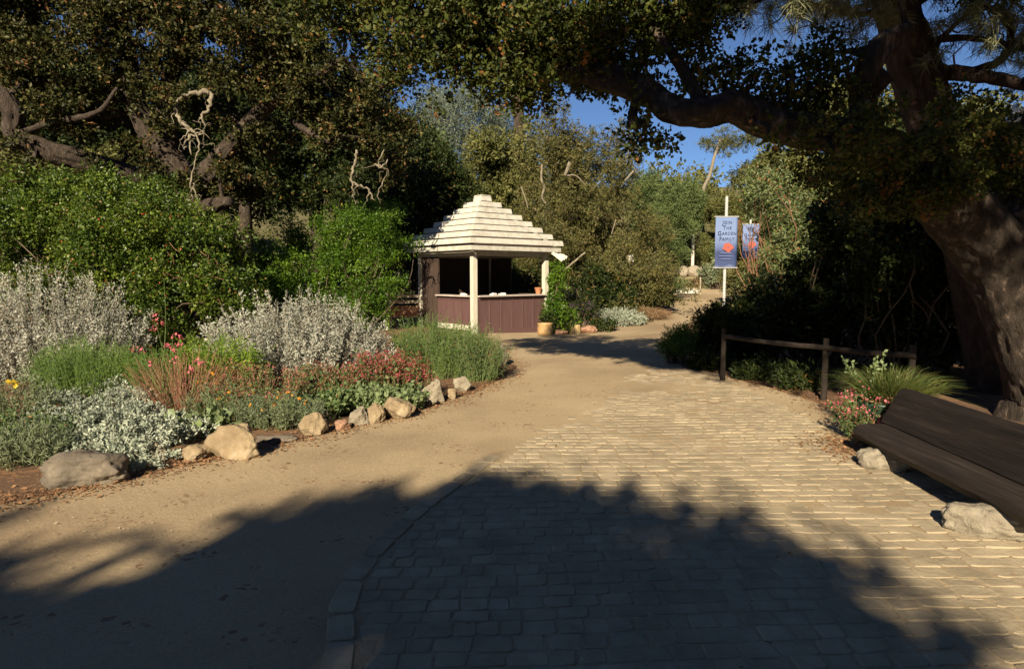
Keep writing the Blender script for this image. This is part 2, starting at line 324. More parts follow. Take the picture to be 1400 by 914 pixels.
# ------------------------------------------------------------------ foliage generators
def rng_(seed): return np.random.default_rng(seed)
def subclumps(clumps, k, frac, seed, keep=False):
    """breaks big lobes into many smaller ones, for an uneven outline"""
    rg = rng_(seed); out = list(clumps) if keep else []
    for c, r in clumps:
        c = A(*c); r = A(*r)
        for _ in range(k):
            d = unit(rg.normal(size=3)); f = frac * rg.uniform(0.6, 1.3)
            out.append((c + d * r * rg.uniform(0.45, 1.15), r * f))
    return out
def twig_leaves(Pn, D, per, tl, ll, lw, rg, along=0.5, jit=0.12):
    n = len(Pn); t = rg.random((n, per, 1))
    pos = Pn[:, None] + D[:, None] * t * tl + rg.normal(0, jit * tl, (n, per, 3))
    ld = unit(D[:, None] * along + rg.normal(0, 0.6, (n, per, 3)))
    side = unit(np.cross(ld, rg.normal(size=(n, per, 3)))); nn = np.cross(ld, side)
    s = ll * rg.uniform(0.6, 1.3, (n, per, 1)); w = s * (lw / ll) * 0.5
    V = np.stack([pos, pos + ld * s * 0.5 + side * w + nn * s * 0.07, pos + ld * s, pos + ld * s * 0.5 - side * w + nn * s * 0.07], axis=2)
    return V.reshape(-1, 3)
def clump_twigs(clumps, n, rg, shell=0.55, up=0.25, zcut=None):
    c = np.array([A(*k[0]) for k in clumps]); r = np.array([A(*k[1]) for k in clumps])
    wt = (r[:, 0] * r[:, 1] + r[:, 1] * r[:, 2] + r[:, 0] * r[:, 2]); wt = wt / wt.sum()
    idx = rg.choice(len(c), n, p=wt); d = unit(rg.normal(size=(n, 3)))
    rad = (shell + (1 - shell) * rg.random((n, 1)) ** 0.7) * (1 + rg.normal(0, 0.07, (n, 1)))
    Pn = c[idx] + d * r[idx] * rad
    D = unit(d + rg.normal(0, 0.5, (n, 3)) + A(0, 0, up))
    if zcut is not None:
        k = Pn[:, 2] > zcut; Pn, D = Pn[k], D[k]
    return Pn, D
def foliage(clumps, nleaf, ll, lw, seed, per=9, tl=None, shell=0.55, up=0.25, zcut=None, along=0.5):
    rg = rng_(seed); Pn, D = clump_twigs(clumps, max(1, nleaf // per), rg, shell, up, zcut)
    return MB().quads(twig_leaves(Pn, D, per, tl or ll * 3, ll, lw, rg, along))
def strips(P0, D, L, w, rg, droop=0.3, seg=3):
    """curved tapering blades"""
    n = len(P0); side = unit(np.cross(D, rg.normal(size=(n, 3)))); rows = []
    for i in range(seg + 1):
        t = i / seg
        p = P0 + D * L[:, None] * t + A(0, 0, -1) * (droop * L * t * t)[:, None]
        ww = w * (1 - t) ** 0.7 + 0.0005
        rows.append((p - side * ww / 2, p + side * ww / 2))
    V = []; 
    for i in range(seg): V.append(np.stack([rows[i][0], rows[i][1], rows[i + 1][1], rows[i + 1][0]], axis=1))
    V = np.stack(V, axis=1).reshape(-1, 3); return MB().quads(V)
def tuft(c, r, n, h, w, seed, lean=0.6, droop=0.3):
    rg = rng_(seed); a = rg.random(n) * 2 * np.pi; q = np.sqrt(rg.random(n))
    P0 = A(*c) + np.stack([np.cos(a) * q * r, np.sin(a) * q * r, np.zeros(n)], 1)
    D = unit(np.stack([np.cos(a) * q * lean, np.sin(a) * q * lean, np.ones(n)], 1) + rg.normal(0, 0.15, (n, 3)))
    return strips(P0, D, h * rg.uniform(0.55, 1.1, n), w, rg, droop)
def stems_plant(c, rad, nst, h, seed, lean=0.5, ll=0.03, lw=0.012, per=40, low=0.25, sr=0.004, wob=0.06, along=0.7, dome=0.6):
    """many stems from a base patch, each carrying small leaves; returns stem MB, leaf MB, tips"""
    rg = rng_(seed); st = MB(); LP = []; LD = []; tips = []
    rx, ry = (rad if np.ndim(rad) else (rad, rad))
    for i in range(nst):
        a = rg.random() * 2 * math.pi; q = math.sqrt(rg.random())
        p0 = A(c[0] + math.cos(a) * q * rx * 0.75, c[1] + math.sin(a) * q * ry * 0.75, c[2])
        d = unit(A(math.cos(a) * q * lean, math.sin(a) * q * lean, 1) + rg.normal(0, 0.12, 3))
        L = h * (1 - dome * q * q) * rg.uniform(0.75, 1.12)
        t = np.linspace(0, 1, 5)[:, None]
        pts = p0 + d * L * t + np.cumsum(rg.normal(0, wob * L / 4, (5, 3)), 0) * (t > 0)
        st.tube(pts, np.linspace(sr, sr * 0.4, 5), n=3, cap=False)
        tt = low + (1 - low) * rg.random(per); seg = np.minimum((tt * 4).astype(int), 3); f = (tt * 4 - seg)[:, None]
        LP.append(pts[seg] * (1 - f) + pts[seg + 1] * f)
        LD.append(unit(np.repeat(d[None], per, 0) * 0.8 + rg.normal(0, 0.5, (per, 3)))); tips.append(pts[-1])
    LP = np.concatenate(LP); LD = np.concatenate(LD)
    lv = MB().quads(twig_leaves(LP, LD, 1, ll, ll, lw, rg, along, jit=0.2)); return st, lv, np.array(tips)
def blossoms(tips, n, spread, size, seed, rise=0.0):
    """clusters of small petals round given points"""
    rg = rng_(seed); m = len(tips)
    Pn = np.repeat(np.asarray(tips), n, 0) + rg.normal(0, 1, (m * n, 3)) * A(spread, spread, spread * 0.7) + A(0, 0, rise)
    return MB().quads(twig_leaves(Pn, unit(rg.normal(size=(m * n, 3)) + A(0, 0, 0.5)), 1, size * 0.2, size, size * 0.8, rg))
def branch_to(mb, start, end, r0, r1, seed, bend=0.2, n=6, segs=5):
    rg = rng_(seed); s, e = A(*start), A(*end); L = np.linalg.norm(e - s)
    mids = [s + (e - s) * t + rg.normal(0, bend * L * 0.25, 3) for t in (0.33, 0.66)]
    p = smooth_path([s] + mids + [e], segs); mb.tube(p, np.linspace(r0, r1, len(p)), n=n, rough=0.06, seed=seed); return p
def limb_mesh(polylines, n=10, seed=1, rough=0.08):
    """polylines of (x,y,z,r) -> MB plus skeleton points"""
    mb = MB(); sk = []
    for i, pl in enumerate(polylines):
        fine = n >= 12 and pl[0][3] > 0.12; p = smooth_path(pl, 22 if fine else 6); rg = rng_(seed + i)
        if not fine: p[1:-1, :3] += rg.normal(0, 0.045, (len(p) - 2, 3)) * p[1:-1, 3:4]
        mb.tube(p[:, :3], np.maximum(p[:, 3], 0.004), n=64 if fine else n, rough=0 if fine else rough, seed=seed + i, bark=1.0 if fine else 0.0); sk.append(p)
    return mb, np.concatenate(sk)
def connect(mb, sk, clumps, seed, r0=0.05, r1=0.012, maxn=60):
    rg = rng_(seed); idx = rg.permutation(len(clumps))[:maxn]
    for j in idx:
        c = A(*clumps[j][0]); k = np.argmin(np.linalg.norm(sk[:, :3] - c, axis=1) + 0.15 * rg.random(len(sk)))
        branch_to(mb, sk[k, :3], c, min(r0, max(sk[k, 3] * 0.6, r1)), r1, seed * 100 + int(j), bend=0.35, n=5, segs=3)
def plant(name, loc, label, cat, parts, group=None):
    o = thing(name, loc, label, cat, group)
    for pn, mb, mat in parts: mb.build(pn, mat, o)
    return o
def copy_tree(o, loc, label=None, scale=1.0, rz=0.0):
    c = o.copy(); C.collection.objects.link(c); c.location = loc; c.scale = (scale,) * 3 if np.ndim(scale) == 0 else scale; c.rotation_euler = (0, 0, rz)
    if label: c["label"] = label
    for ch in o.children:
        d = ch.copy(); C.collection.objects.link(d); d.parent = c
    return c
def rock(loc, size, seed, mat, label, group=None, facets=7, rz=0.0, sink=0.25, sub=5, rough=1.7):
    bm = bmesh.new(); bmesh.ops.create_icosphere(bm, subdivisions=sub, radius=1.0); rg = random.Random(seed)
    V = np.array([v.co[:] for v in bm.verts]); F = [tuple(v.index for v in f.verts) for f in bm.faces]; bm.free()
    for _ in range(facets + 4):
        n = Vector((rg.gauss(0, 1), rg.gauss(0, 1), rg.gauss(0, 0.8))).normalized(); d = V @ np.array(n); c = rg.uniform(0.58, 0.88)
        k = d > c; V[k] -= np.outer((d[k] - c) * 0.88, np.array(n))
    o = Vector((seed * 7.3, seed * 1.7, 0))
    for i in range(len(V)):
        v = Vector(V[i]); f = 1 + rough * (0.13 * noise.noise(v * 1.3 + o) + 0.06 * noise.noise(v * 3.5 + o) + 0.03 * noise.noise(v * 8 + o) + 0.016 * noise.noise(v * 19 + o)); V[i] *= f
    V *= A(*size) * A(0.5, 0.5, 0.5 / (1 - sink) * 1.08); V[:, 2] += size[2] * 0.5 / (1 - sink) * 1.08 - size[2] * sink
    c, s = math.cos(rz), math.sin(rz); V = np.stack([V[:, 0] * c - V[:, 1] * s, V[:, 0] * s + V[:, 1] * c, V[:, 2]], 1)
    ob = mk("rock", V + A(*loc), F, mat, loc=loc, smooth=True); return tag(ob, label, "rock", group)

# ------------------------------------------------------------------ ground, path, paving
def sheet(name, outline, zoff, mat, step, wob=0.0, seed=0):
    rg = rng_(seed); o = []
    for i in range(len(outline)):
        a, b = A(*outline[i]), A(*outline[(i + 1) % len(outline)]); n = max(1, int(np.linalg.norm(b - a) / (step * 0.5)))
        for k in range(n):
            p = a + (b - a) * k / n
            w = wob * noise.noise(Vector((p[0] * 1.1, p[1] * 1.1, seed))) + wob * 0.5 * noise.noise(Vector((p[0] * 4, p[1] * 4, seed)))
            o.append(Vector((p[0] + w, p[1] + w * 0.6)))
    arr = np.array([v[:] for v in o]); lo, hi = arr.min(0), arr.max(0); pts = list(o)
    for x in np.arange(lo[0], hi[0], step):
        for y in np.arange(lo[1], hi[1], step): pts.append(Vector((x + 0.01, y + 0.013)))
    n = len(o)
    vs, es, fs, *_ = delaunay_2d_cdt(pts, [], [list(range(n))], 1, 1e-5)
    V = [(v.x, v.y, H(v.x, v.y) + zoff) for v in vs]
    ob = mk(name, V, [tuple(f) for f in fs], mat, smooth=True); return tag(ob, kind="structure")
xs = np.unique(np.concatenate([np.arange(-20, 20, 0.5), np.arange(-60, 60.1, 4), [-220, -140, -100, 100, 140, 220]]))
ys = np.unique(np.concatenate([np.arange(-6, 45, 0.5), np.arange(-40, 120, 4), [-120, -80, 150, 200, 260]]))
gx, gy = np.meshgrid(xs, ys); gz = np.vectorize(H)(gx, gy)
idx = np.arange(gx.size).reshape(gx.shape)
GF = np.stack([idx[:-1, :-1], idx[:-1, 1:], idx[1:, 1:], idx[1:, :-1]], -1).reshape(-1, 4)
tag(mk("ground", np.stack([gx, gy, gz], -1).reshape(-1, 3), GF, "soil", smooth=True), kind="structure")

bed_px = [(-160, 735), (0, 690), (120, 668), (250, 637), (350, 617), (430, 597), (540, 572), (600, 552), (650, 536), (690, 517), (706, 500), (690, 482), (660, 462)]
bed_edge = [P(*p).xy for p in bed_px]
right_px = [(1500, 640), (1180, 590), (1150, 566), (1090, 540), (1010, 520), (940, 502), (915, 485), (928, 462), (940, 442)]
right_edge = [P(*p).xy for p in right_px]
far_R = [Vector((7.6, 25.5)), Vector((9.4, 30.5)), Vector((11.5, 35.0)), Vector((14.5, 38.5)), Vector((15, 43.5))]
far_L = [Vector((7.0, 43.5)), Vector((6.8, 39.0)), Vector((8.0, 35.5)), Vector((7.2, 30.5)), Vector((5.7, 26.0)), Vector((4.9, 23.0)), Vector((2.4, 21.0)), Vector((0.4, 21.5)), Vector((-0.6, 20.6))]
path_outline = [Vector((-5.2, 3.0)), Vector((-5.5, -7)), Vector((7, -7)), Vector((8.5, 5.0))] + right_edge + far_R + far_L + list(reversed(bed_edge))
sheet("path", path_outline, 0.006, "path_sand", 0.45, wob=0.14, seed=3)

def in_poly(x, y, poly):
    c = False; n = len(poly)
    for i in range(n):
        x1, y1 = poly[i][0], poly[i][1]; x2, y2 = poly[i - 1][0], poly[i - 1][1]
        if (y1 > y) != (y2 > y) and x < (x2 - x1) * (y - y1) / (y2 - y1) + x1: c = not c
    return c
# cobbles: one sheet of irregular stones, sinking under the sand towards the far end
edge_px = [(487, 914), (488, 830), (500, 795), (540, 745), (600, 690), (660, 645), (710, 606), (770, 570), (820, 540), (850, 515), (872, 495)]
pl = [P(*p) for p in edge_px]
edge = [Vector((pl[0].x + 0.34, -1.5)), Vector((pl[0].x + 0.22, 0.6)), Vector((pl[0].x + 0.09, 1.8))] + [Vector((p.x, p.y)) for p in pl]
pave_poly = edge + [P(905, 494).xy, P(1000, 526).xy, P(1085, 560).xy, P(1120, 580).xy, P(1125, 610).xy, P(1185, 628).xy] + [Vector((4.6, 5.2)), Vector((4.6, -1.5))]
def paver(mb, q, h, rg, inset=0.011, rnd=0.12):
    """q: four corners, counter-clockwise; rounded stone with worn top"""
    q = np.asarray(q, dtype=float); out = []
    for i in range(4):
        a, b, c = q[i - 1], q[i], q[(i + 1) % 4]
        r1, r2 = rnd * rg.uniform(0.5, 1.2), rnd * rg.uniform(0.5, 1.2)
        out += [b + (a - b) * r1, b + (c - b) * r2]
    out = np.array(out); ce = out.mean(0); tilt = rg.normal(0, 0.014, 2)
    def ring(sc, z): 
        p = ce + (out - ce) * sc; return np.column_stack([p, z + (p - ce) @ tilt + rg.normal(0, 0.0012, len(p))])
    size = np.linalg.norm(out - ce, axis=1).mean(); k = inset / size
    r0 = np.column_stack([out, np.full(8, -0.02)]); r1 = ring(1.0, h * 0.55); r2 = ring(1 - k * 0.4, h * 0.93); r3 = ring(1 - k * 1.5, h)
    V = np.vstack([r0, r1, r2, r3, np.append(ce, h * 1.01)[None]]); F = []
    for j in range(3):
        for i in range(8): F.append([j * 8 + i, j * 8 + (i + 1) % 8, (j + 1) * 8 + (i + 1) % 8, (j + 1) * 8 + i])
    for i in range(0, 8, 2): F.append([24 + i, 24 + i + 1, 24 + (i + 2) % 8, 32])
    mb.add(V, F)
ep = smooth_path(np.array([[v.x, v.y, 0] for v in edge[:-4]]), 8)[:, :2]
prg = rng_(11); pv = MB()
yy = -1.5; row = 0
while yy < 13.2:
    dep = prg.uniform(0.105, 0.14); xx = -2.6 + prg.uniform(0, 0.15)
    while xx < 4.7:
        big = 1.35 if (xx > 2.0 and yy < 4.4) else 1.0
        w = prg.uniform(0.105, 0.19) * big; g = 0.004
        bow = lambda x: 0.035 * (x - 0.8) + 0.03 * math.sin(x * 1.3 + row * 0.15)
        q = [(xx + g, yy + bow(xx) + g), (xx + w - g, yy + bow(xx + w) + g), (xx + w - g, yy + dep + bow(xx + w) - g), (xx + g, yy + dep + bow(xx) - g)]
        q = np.array(q) + prg.normal(0, 0.0065, (4, 2))
        lim = [np.interp(v[1], ep[:, 1], ep[:, 0]) + 0.012 for v in q]
        if q[:, 1].mean() < ep[-1, 1]:
            for v, l in zip(q, lim): v[0] = max(v[0], l)
            if q[1][0] - q[0][0] < 0.045 or q[2][0] - q[3][0] < 0.045: xx += w; continue
        cx, cy = q.mean(0)
        if in_poly(cx, cy, pave_poly) and in_poly(q[0][0] + 0.03 - max(0, cy - 6) * abs(prg.normal(0, .10)), q[0][1], pave_poly):
            fade = max(0.0, (cy - 5.6) / 4.6); wear = noise.noise(Vector((cx * 0.8, cy * 0.8, 4))) * 0.012
            h = 0.0122 + prg.normal(0, 0.0016) - (0.003 if prg.random() < .12 else 0) + min(0, wear) * 0.6 - min(fade, .75) * 0.0045 + (wear * .45 if fade > 0.1 else 0)
            if h > 0.0066: paver(pv, q, h, prg)
        xx += w
    yy += dep; row += 1
# border course of longer stones along the dirt path
d = np.concatenate([[0], np.cumsum(np.linalg.norm(np.diff(ep, axis=0), axis=1))]); s = 0.0
def along(t): return A(np.interp(t, d, ep[:, 0]), np.interp(t, d, ep[:, 1]))
while s < d[-1] - 0.5:
    L = prg.uniform(0.20, 0.36); a, b = along(s + 0.008), along(s + L - 0.008)
    t = unit(b - a); nrm = A(-t[1], t[0]); w = 0.14
    q = [a + nrm * w, a + nrm * 0.012, b + nrm * 0.012, b + nrm * w]
    h = 0.019 + prg.normal(0, 0.002) - 0.015 * max(0, s - 6.0) / 3
    if h > 0.009: paver(pv, np.array(q) + prg.normal(0, 0.004, (4, 2)), h, prg, rnd=0.12)
    s += L
tag(pv.build("paving", "paver"), kind="structure")

# loose litter and grit
def scatter(name, pts, size, mat, seed, flat=True):
    rg = rng_(seed); n = len(pts); Pn = np.array([(p[0], p[1], H(p[0], p[1]) + 0.014) for p in pts])
    th = rg.random(n) * 2 * np.pi; ld = np.stack([np.cos(th), np.sin(th), rg.normal(0, 0.22, n)], 1)
    side = np.stack([-np.sin(th), np.cos(th), rg.normal(0, 0.25, n)], 1); s = size * rg.uniform(0.4, 1.4, (n, 1))
    up = A(0, 0, 1) * s * 0.12
    V = np.stack([Pn, Pn + ld * s * .5 + side * s * .28 + up, Pn + ld * s, Pn + ld * s * .5 - side * s * .28 + up], 1)
    return tag(MB().quads(V).build(name, mat), kind="stuff")
rg = rng_(5); pts = []
def near_edge(ed, n, sd, lo=-0.4):
    for _ in range(n):
        i = rg.integers(0, len(ed) - 1); t = rg.random(); p = A(*ed[i]) * (1 - t) + A(*ed[i + 1]) * t
        pts.append(p + rg.normal(0, sd, 2))
near_edge(bed_edge, 5200, 0.14); near_edge(right_edge, 2600, 0.16)
for _ in range(1500): pts.append(A(3.25, 6.15) + rg.normal(0, 1, 2) * A(0.22, 0.28))
for _ in range(170): pts.append(A(rg.uniform(-6, 5), rg.uniform(2.3, 18)))
scatter("leaf_litter", pts, 0.032, "litter", 7)
pts = [A(rg.uniform(-5.5, 1.0), rg.uniform(2.0, 9.0)) for _ in range(5200)]
pts = [p for p in pts if in_poly(p[0], p[1], path_outline) and not in_poly(p[0], p[1], pave_poly)]
scatter("grit", pts, 0.014, "pebble", 8)
tag(scatter("fallen_leaf", [P(1300, 848).xy], 0.07, "petal_yellow", 3), "small yellow leaf lying on the cobbles below the bench", "leaf"); bpy.data.objects["fallen_leaf"]["kind"] = "thing"

# ------------------------------------------------------------------ kiosk
TH = R(40); kr = A(math.cos(TH), math.sin(TH), 0); kl = A(-math.sin(TH), math.cos(TH), 0); kz = A(0, 0, 1)
KF = A(-1.10, 19.0, 0); KS = 2.8; KC = KF + (kr + kl) * KS / 2
kiosk = thing("garden_kiosk", (KC[0], KC[1], 0), "white stepped slat-roofed wooden kiosk with mauve counters and white posts", "kiosk")
corners = [KF, KF + kr * KS, KF + (kr + kl) * KS, KF + kl * KS]
for i, c in enumerate(corners):
    m = MB(); zb = H(c[0], c[1]) - 0.05
    m.box(c + kz * (2.38 + zb) / 2, (0.15, 0.15, 2.38 - zb), (kr, kl, kz)); m.build("post", "white_post", kiosk)
p2 = KF + kr * (KS + 0.14) + kl * 0.22
MB().box(p2 + kz * 0.42, (0.10, 0.05, 1.2), (kr, kl, kz)).build("corner_trim", "white_post", kiosk)
m = MB(); mb2 = MB()
for i in range(4):
    a, b = corners[i], corners[(i + 1) % 4]; dd = unit(b - a); o = unit(a + b - 2 * KC)
    m.bar(a + kz * 2.27 + dd * 0.078, b + kz * 2.27 - dd * 0.078, 0.09, 0.16)
    mb2.bar(a + kz * 2.405 - dd * 0.34 + o * (0.335 if i % 2 else 0.335), b + kz * 2.405 + dd * (0.30) + o * 0.335, 0.035, 0.125)
m.build("beam", "white_post", kiosk); mb2.build("fascia", "white_paint", kiosk)
rf = MB(); S0 = 0.36; NT = 8
tiers = []
for k in range(NT):
    S = S0 + 0.455 * k; top = 4.09 - 0.2 * k; hgt = 0.160 if k else 0.17; m = MB()
    for i in range(4):
        o = [-kl, kr, kl, -kr][i]; t = [kr, kl, -kr, -kl][i]
        tilt = R(18); up = unit(kz * math.cos(tilt) - o * math.sin(tilt)); nrm = np.cross(t, up)
        L = S + (0.0 if i % 2 else 0.05)
        c = KC + o * (S / 2) + kz * (top - hgt / 2)
        j = random.Random(k * 4 + i); c = c + kz * j.uniform(-.006, .006)
        m.box(c, (L, 0.025, hgt), (t, nrm, up))
    m.build("roof_tier", "white_paint", kiosk)
MB().box(KC + kz * 4.1, (0.37, 0.37, 0.03), (kr, kl, kz)).build("roof_cap", "white_paint", kiosk)
# added dark sheet under the slats; blocks light, darkens gaps and inside
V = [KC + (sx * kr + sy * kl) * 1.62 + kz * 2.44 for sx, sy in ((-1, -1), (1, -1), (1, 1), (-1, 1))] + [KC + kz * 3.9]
mk("roof_light_block", V, [(0, 1, 4), (1, 2, 4), (2, 3, 4), (3, 0, 4)], "dark_wood", kiosk)
m = MB(); rc = corners[1]; od = unit(kr - kl); sd = np.cross(od, kz)
for q, (off, L) in enumerate(((-0.17, 0.42), (-0.03, 0.5), (0.10, 0.44), (0.22, 0.36))):
    s = rc + sd * off + od * 0.18 + kz * 2.36; e = s + od * L - kz * (0.13 + 0.05 * q); m.bar(s, e, 0.05, 0.09)
m.build("rafter_tail", "white_paint", kiosk)
def counter(a, b, out, zb, name, ztop=1.0, cap=True, nb=6, wood="mauve_wood", capm="grey_cap"):
    dd = unit(b - a); L = np.linalg.norm(b - a); m = MB(); mid = (a + b) / 2
    m.box(mid + kz * (ztop + zb) / 2, (L, 0.03, ztop - zb), (dd, out, kz))
    m.box(mid + kz * (zb + 0.12) + out * 0.024, (L, 0.018, 0.20), (dd, out, kz)); m.box(mid + kz * (ztop - 0.05) + out * 0.024, (L, 0.018, 0.09), (dd, out, kz))
    for i in range(nb + 1):
        t = i / nb; c = a + dd * (0.03 + (L - 0.06) * t)
        m.box(c + kz * ((ztop - 0.1 + zb + 0.22) / 2) + out * 0.022, (0.045, 0.016, ztop - 0.1 - zb - 0.22), (dd, out, kz))
    p = m.build(name, wood, kiosk)
    if cap: MB().box(mid + kz * (ztop + 0.022) + out * 0.04 - out * 0.08, (L, 0.34, 0.04), (dd, out, kz)).build("counter_top", capm, p)
    return p
e1 = 0.085
counter(KF + kr * e1 - kl * 0.03, KF + kr * (KS - e1) - kl * 0.03, -kl, -0.2, "counter", nb=6)
counter(KF + kl * e1 - kr * 0.03, KF + kl * 1.78 - kr * 0.03, -kr, 0.05, "counter", nb=4)
MB().box(KF + kl * 0.95 - kr * 0.06 + kz * 0.10, (1.6, 0.06, 0.16), (kl, kr, kz)).build("sill", "white_post", kiosk)
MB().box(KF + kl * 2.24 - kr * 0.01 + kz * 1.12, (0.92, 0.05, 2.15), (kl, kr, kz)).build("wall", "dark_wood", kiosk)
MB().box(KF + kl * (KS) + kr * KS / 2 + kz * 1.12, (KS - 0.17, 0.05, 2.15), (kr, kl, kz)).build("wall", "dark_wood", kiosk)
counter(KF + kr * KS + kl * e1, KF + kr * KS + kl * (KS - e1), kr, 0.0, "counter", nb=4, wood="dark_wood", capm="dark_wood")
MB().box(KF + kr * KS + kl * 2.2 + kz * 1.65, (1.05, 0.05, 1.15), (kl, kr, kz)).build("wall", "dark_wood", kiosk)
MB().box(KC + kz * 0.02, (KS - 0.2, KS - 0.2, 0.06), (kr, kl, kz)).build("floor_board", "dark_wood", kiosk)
# things on the counters
def brochure(pos, rz, label):
    m = MB(); ax = (A(math.cos(rz), math.sin(rz), 0), A(-math.sin(rz), math.cos(rz), 0), kz)
    m.box(A(*pos) + kz * 0.02, (0.2, 0.12, 0.04), ax); m.box(A(*pos) + kz * 0.052 + ax[0] * 0.03, (0.12, 0.09, 0.022), ax)
    tag(m.build("paper_stack", "paper", loc=pos), label, "paper")
q = KF + kr * 1.05 - kl * 0.0; brochure((q[0], q[1], 1.043), 0.5, "small white stack of paper midway along the right-hand kiosk counter")
q = KF + kr * 0.72; brochure((q[0], q[1], 1.043), 0.9, "small white stack of paper beside the kiosk's front post")
q = KF + kl * 0.5; brochure((q[0], q[1], 1.043), 2.2, "white paper stack on the left-hand kiosk counter")
q = KF + kr * 2.55 + kl * 0.05
MB().lathe((q[0], q[1], 1.043), [(0.001, 0.0), (0.07, 0), (0.10, 0.16), (0.115, 0.16), (0.115, 0.2), (0.095, 0.2), (0.085, 0.15), (0.001, 0.14)]).build("clay_pot", "terracotta", loc=(q[0], q[1], 1.043), smooth=False)
tag(bpy.data.objects["clay_pot"], "small orange clay pot on the right end of the kiosk counter", "pot")
# planter with climber at the right post
pp = at(745, 458, 19.75); pz = H(pp.x, pp.y)
pot = MB().lathe((pp.x, pp.y, pz), [(0.001, 0.0), (0.20, 0), (0.225, 0.06), (0.23, 0.2), (0.22, 0.31), (0.235, 0.33), (0.235, 0.36), (0.205, 0.36), (0.19, 0.30), (0.001, 0.29)], 28).build("glazed_pot", "tan_glaze", loc=(pp.x, pp.y, pz), smooth=True)
tag(pot, "round tan glazed pot standing at the foot of the kiosk's right post", "pot")
cb = A(corners[1][0] + 0.22, corners[1][1] - 0.12, 0)
vine = [(cb + A(0.05, 0, 0.5), (0.3, 0.22, 0.45)), (cb + A(0.12, -0.02, 1.35), (0.17, 0.15, 0.4)), (cb + A(0.16, 0, 1.75), (0.2, 0.17, 0.2)), (cb + A(0.35, -0.1, 0.25), (0.35, 0.3, 0.35))]
st = MB(); branch_to(st, cb, cb + A(0.1, 0, 1.8), 0.02, 0.008, 4); branch_to(st, cb, cb + A(0.3, -0.1, 0.5), 0.015, 0.006, 5)
plant("climbing_vine", (cb[0], cb[1], H(cb[0], cb[1])), "green climbing vine growing up the kiosk's right post", "vine", [("stem", st, "twig"), ("foliage", foliage(vine, 4500, 0.075, 0.05, 21, shell=0.3), "bright_leaf")])

# white rail fence left of the kiosk
ft = [P(531, 455), at(568, 440, 21.0)]
fz = 0.55; fp = at(531, 418, 20.5); fq = A(*corners[3]) + A(-0.1, 0, 0)
fence = thing("rail_fence", (fp.x, fp.y, H(fp.x, fp.y)), "short fence with white post and weathered rails left of the kiosk", "fence")
MB().box((fp.x, fp.y, 0.6), (0.18, 0.14, 1.22)).build("post", "white_post", fence)
for z in (0.98, 0.80): MB().bar((fp.x + 0.09, fp.y, z), (fq[0], fq[1], z - 0.02), 0.07, 0.1).build("rail", "rail_pale", fence)
MB().bar((fp.x + 0.09, fp.y + 0.02, 0.5), (fq[0], fq[1], 0.48), 0.05, 0.34).build("rail", "redstone", fence)

# ------------------------------------------------------------------ banners
def banner_mat(name, hz, z0):
    m, nt, b = base_mat(name); tc = node(nt, "ShaderNodeTexCoord"); sp = node(nt, "ShaderNodeSeparateXYZ"); nt.links.new(tc.outputs["Object"], sp.inputs[0])
    nz = node(nt, "ShaderNodeTexNoise"); nz.inputs["Scale"].default_value = 3.0; nt.links.new(tc.outputs["Object"], nz.inputs["Vector"])
    ad = node(nt, "ShaderNodeMath", operation='MULTIPLY_ADD'); ad.inputs[1].default_value = 0.35; nt.links.new(nz.outputs[0], ad.inputs[0]); nt.links.new(sp.outputs[2], ad.inputs[2])
    mr = node(nt, "ShaderNodeMapRange"); mr.inputs[1].default_value = z0 + 0.15; mr.inputs[2].default_value = z0 + hz + 0.15; nt.links.new(ad.outputs[0], mr.inputs[0])
    r = ramp(nt, [(0.0, (0.13, 0.165, 0.30)), (0.07, (0.03, 0.05, 0.14)), (0.3, (0.02, 0.035, 0.115)), (0.5, (0.10, 0.145, 0.30)), (0.66, (0.15, 0.21, 0.39)), (1.0, (0.135, 0.20, 0.38))])
    nt.links.new(mr.outputs[0], r.inputs[0]); nt.links.new(r.outputs[0], b.inputs["Base Color"]); b.inputs["Roughness"].default_value = 0.7; MATS[name] = m
def text_part(s, size, pos, mat, parent, rz=0.0):
    cu = bpy.data.curves.new("lettering", 'FONT'); cu.body = s; cu.size = size; cu.align_x = 'CENTER'; cu.small_caps_scale = 0.78; cu.extrude = 0.001
    for ch in cu.body_format[1:] if len(s) > 1 else []: ch.use_small_caps = True
    cu.resolution_u = 3; cu.space_character = 1.05
    tmp = bpy.data.objects.new("lettering", cu); C.collection.objects.link(tmp); bpy.context.view_layer.update()
    dg = bpy.context.evaluated_depsgraph_get(); me = bpy.data.meshes.new_from_object(tmp.evaluated_get(dg)); bpy.data.objects.remove(tmp)
    me.materials.clear(); me.materials.append(MATS[mat]); o = bpy.data.objects.new("lettering", me); C.collection.objects.link(o)
    o.parent = parent; o.location = Vector(pos) - root_loc(parent); o.rotation_euler = (R(90), 0, rz); return o
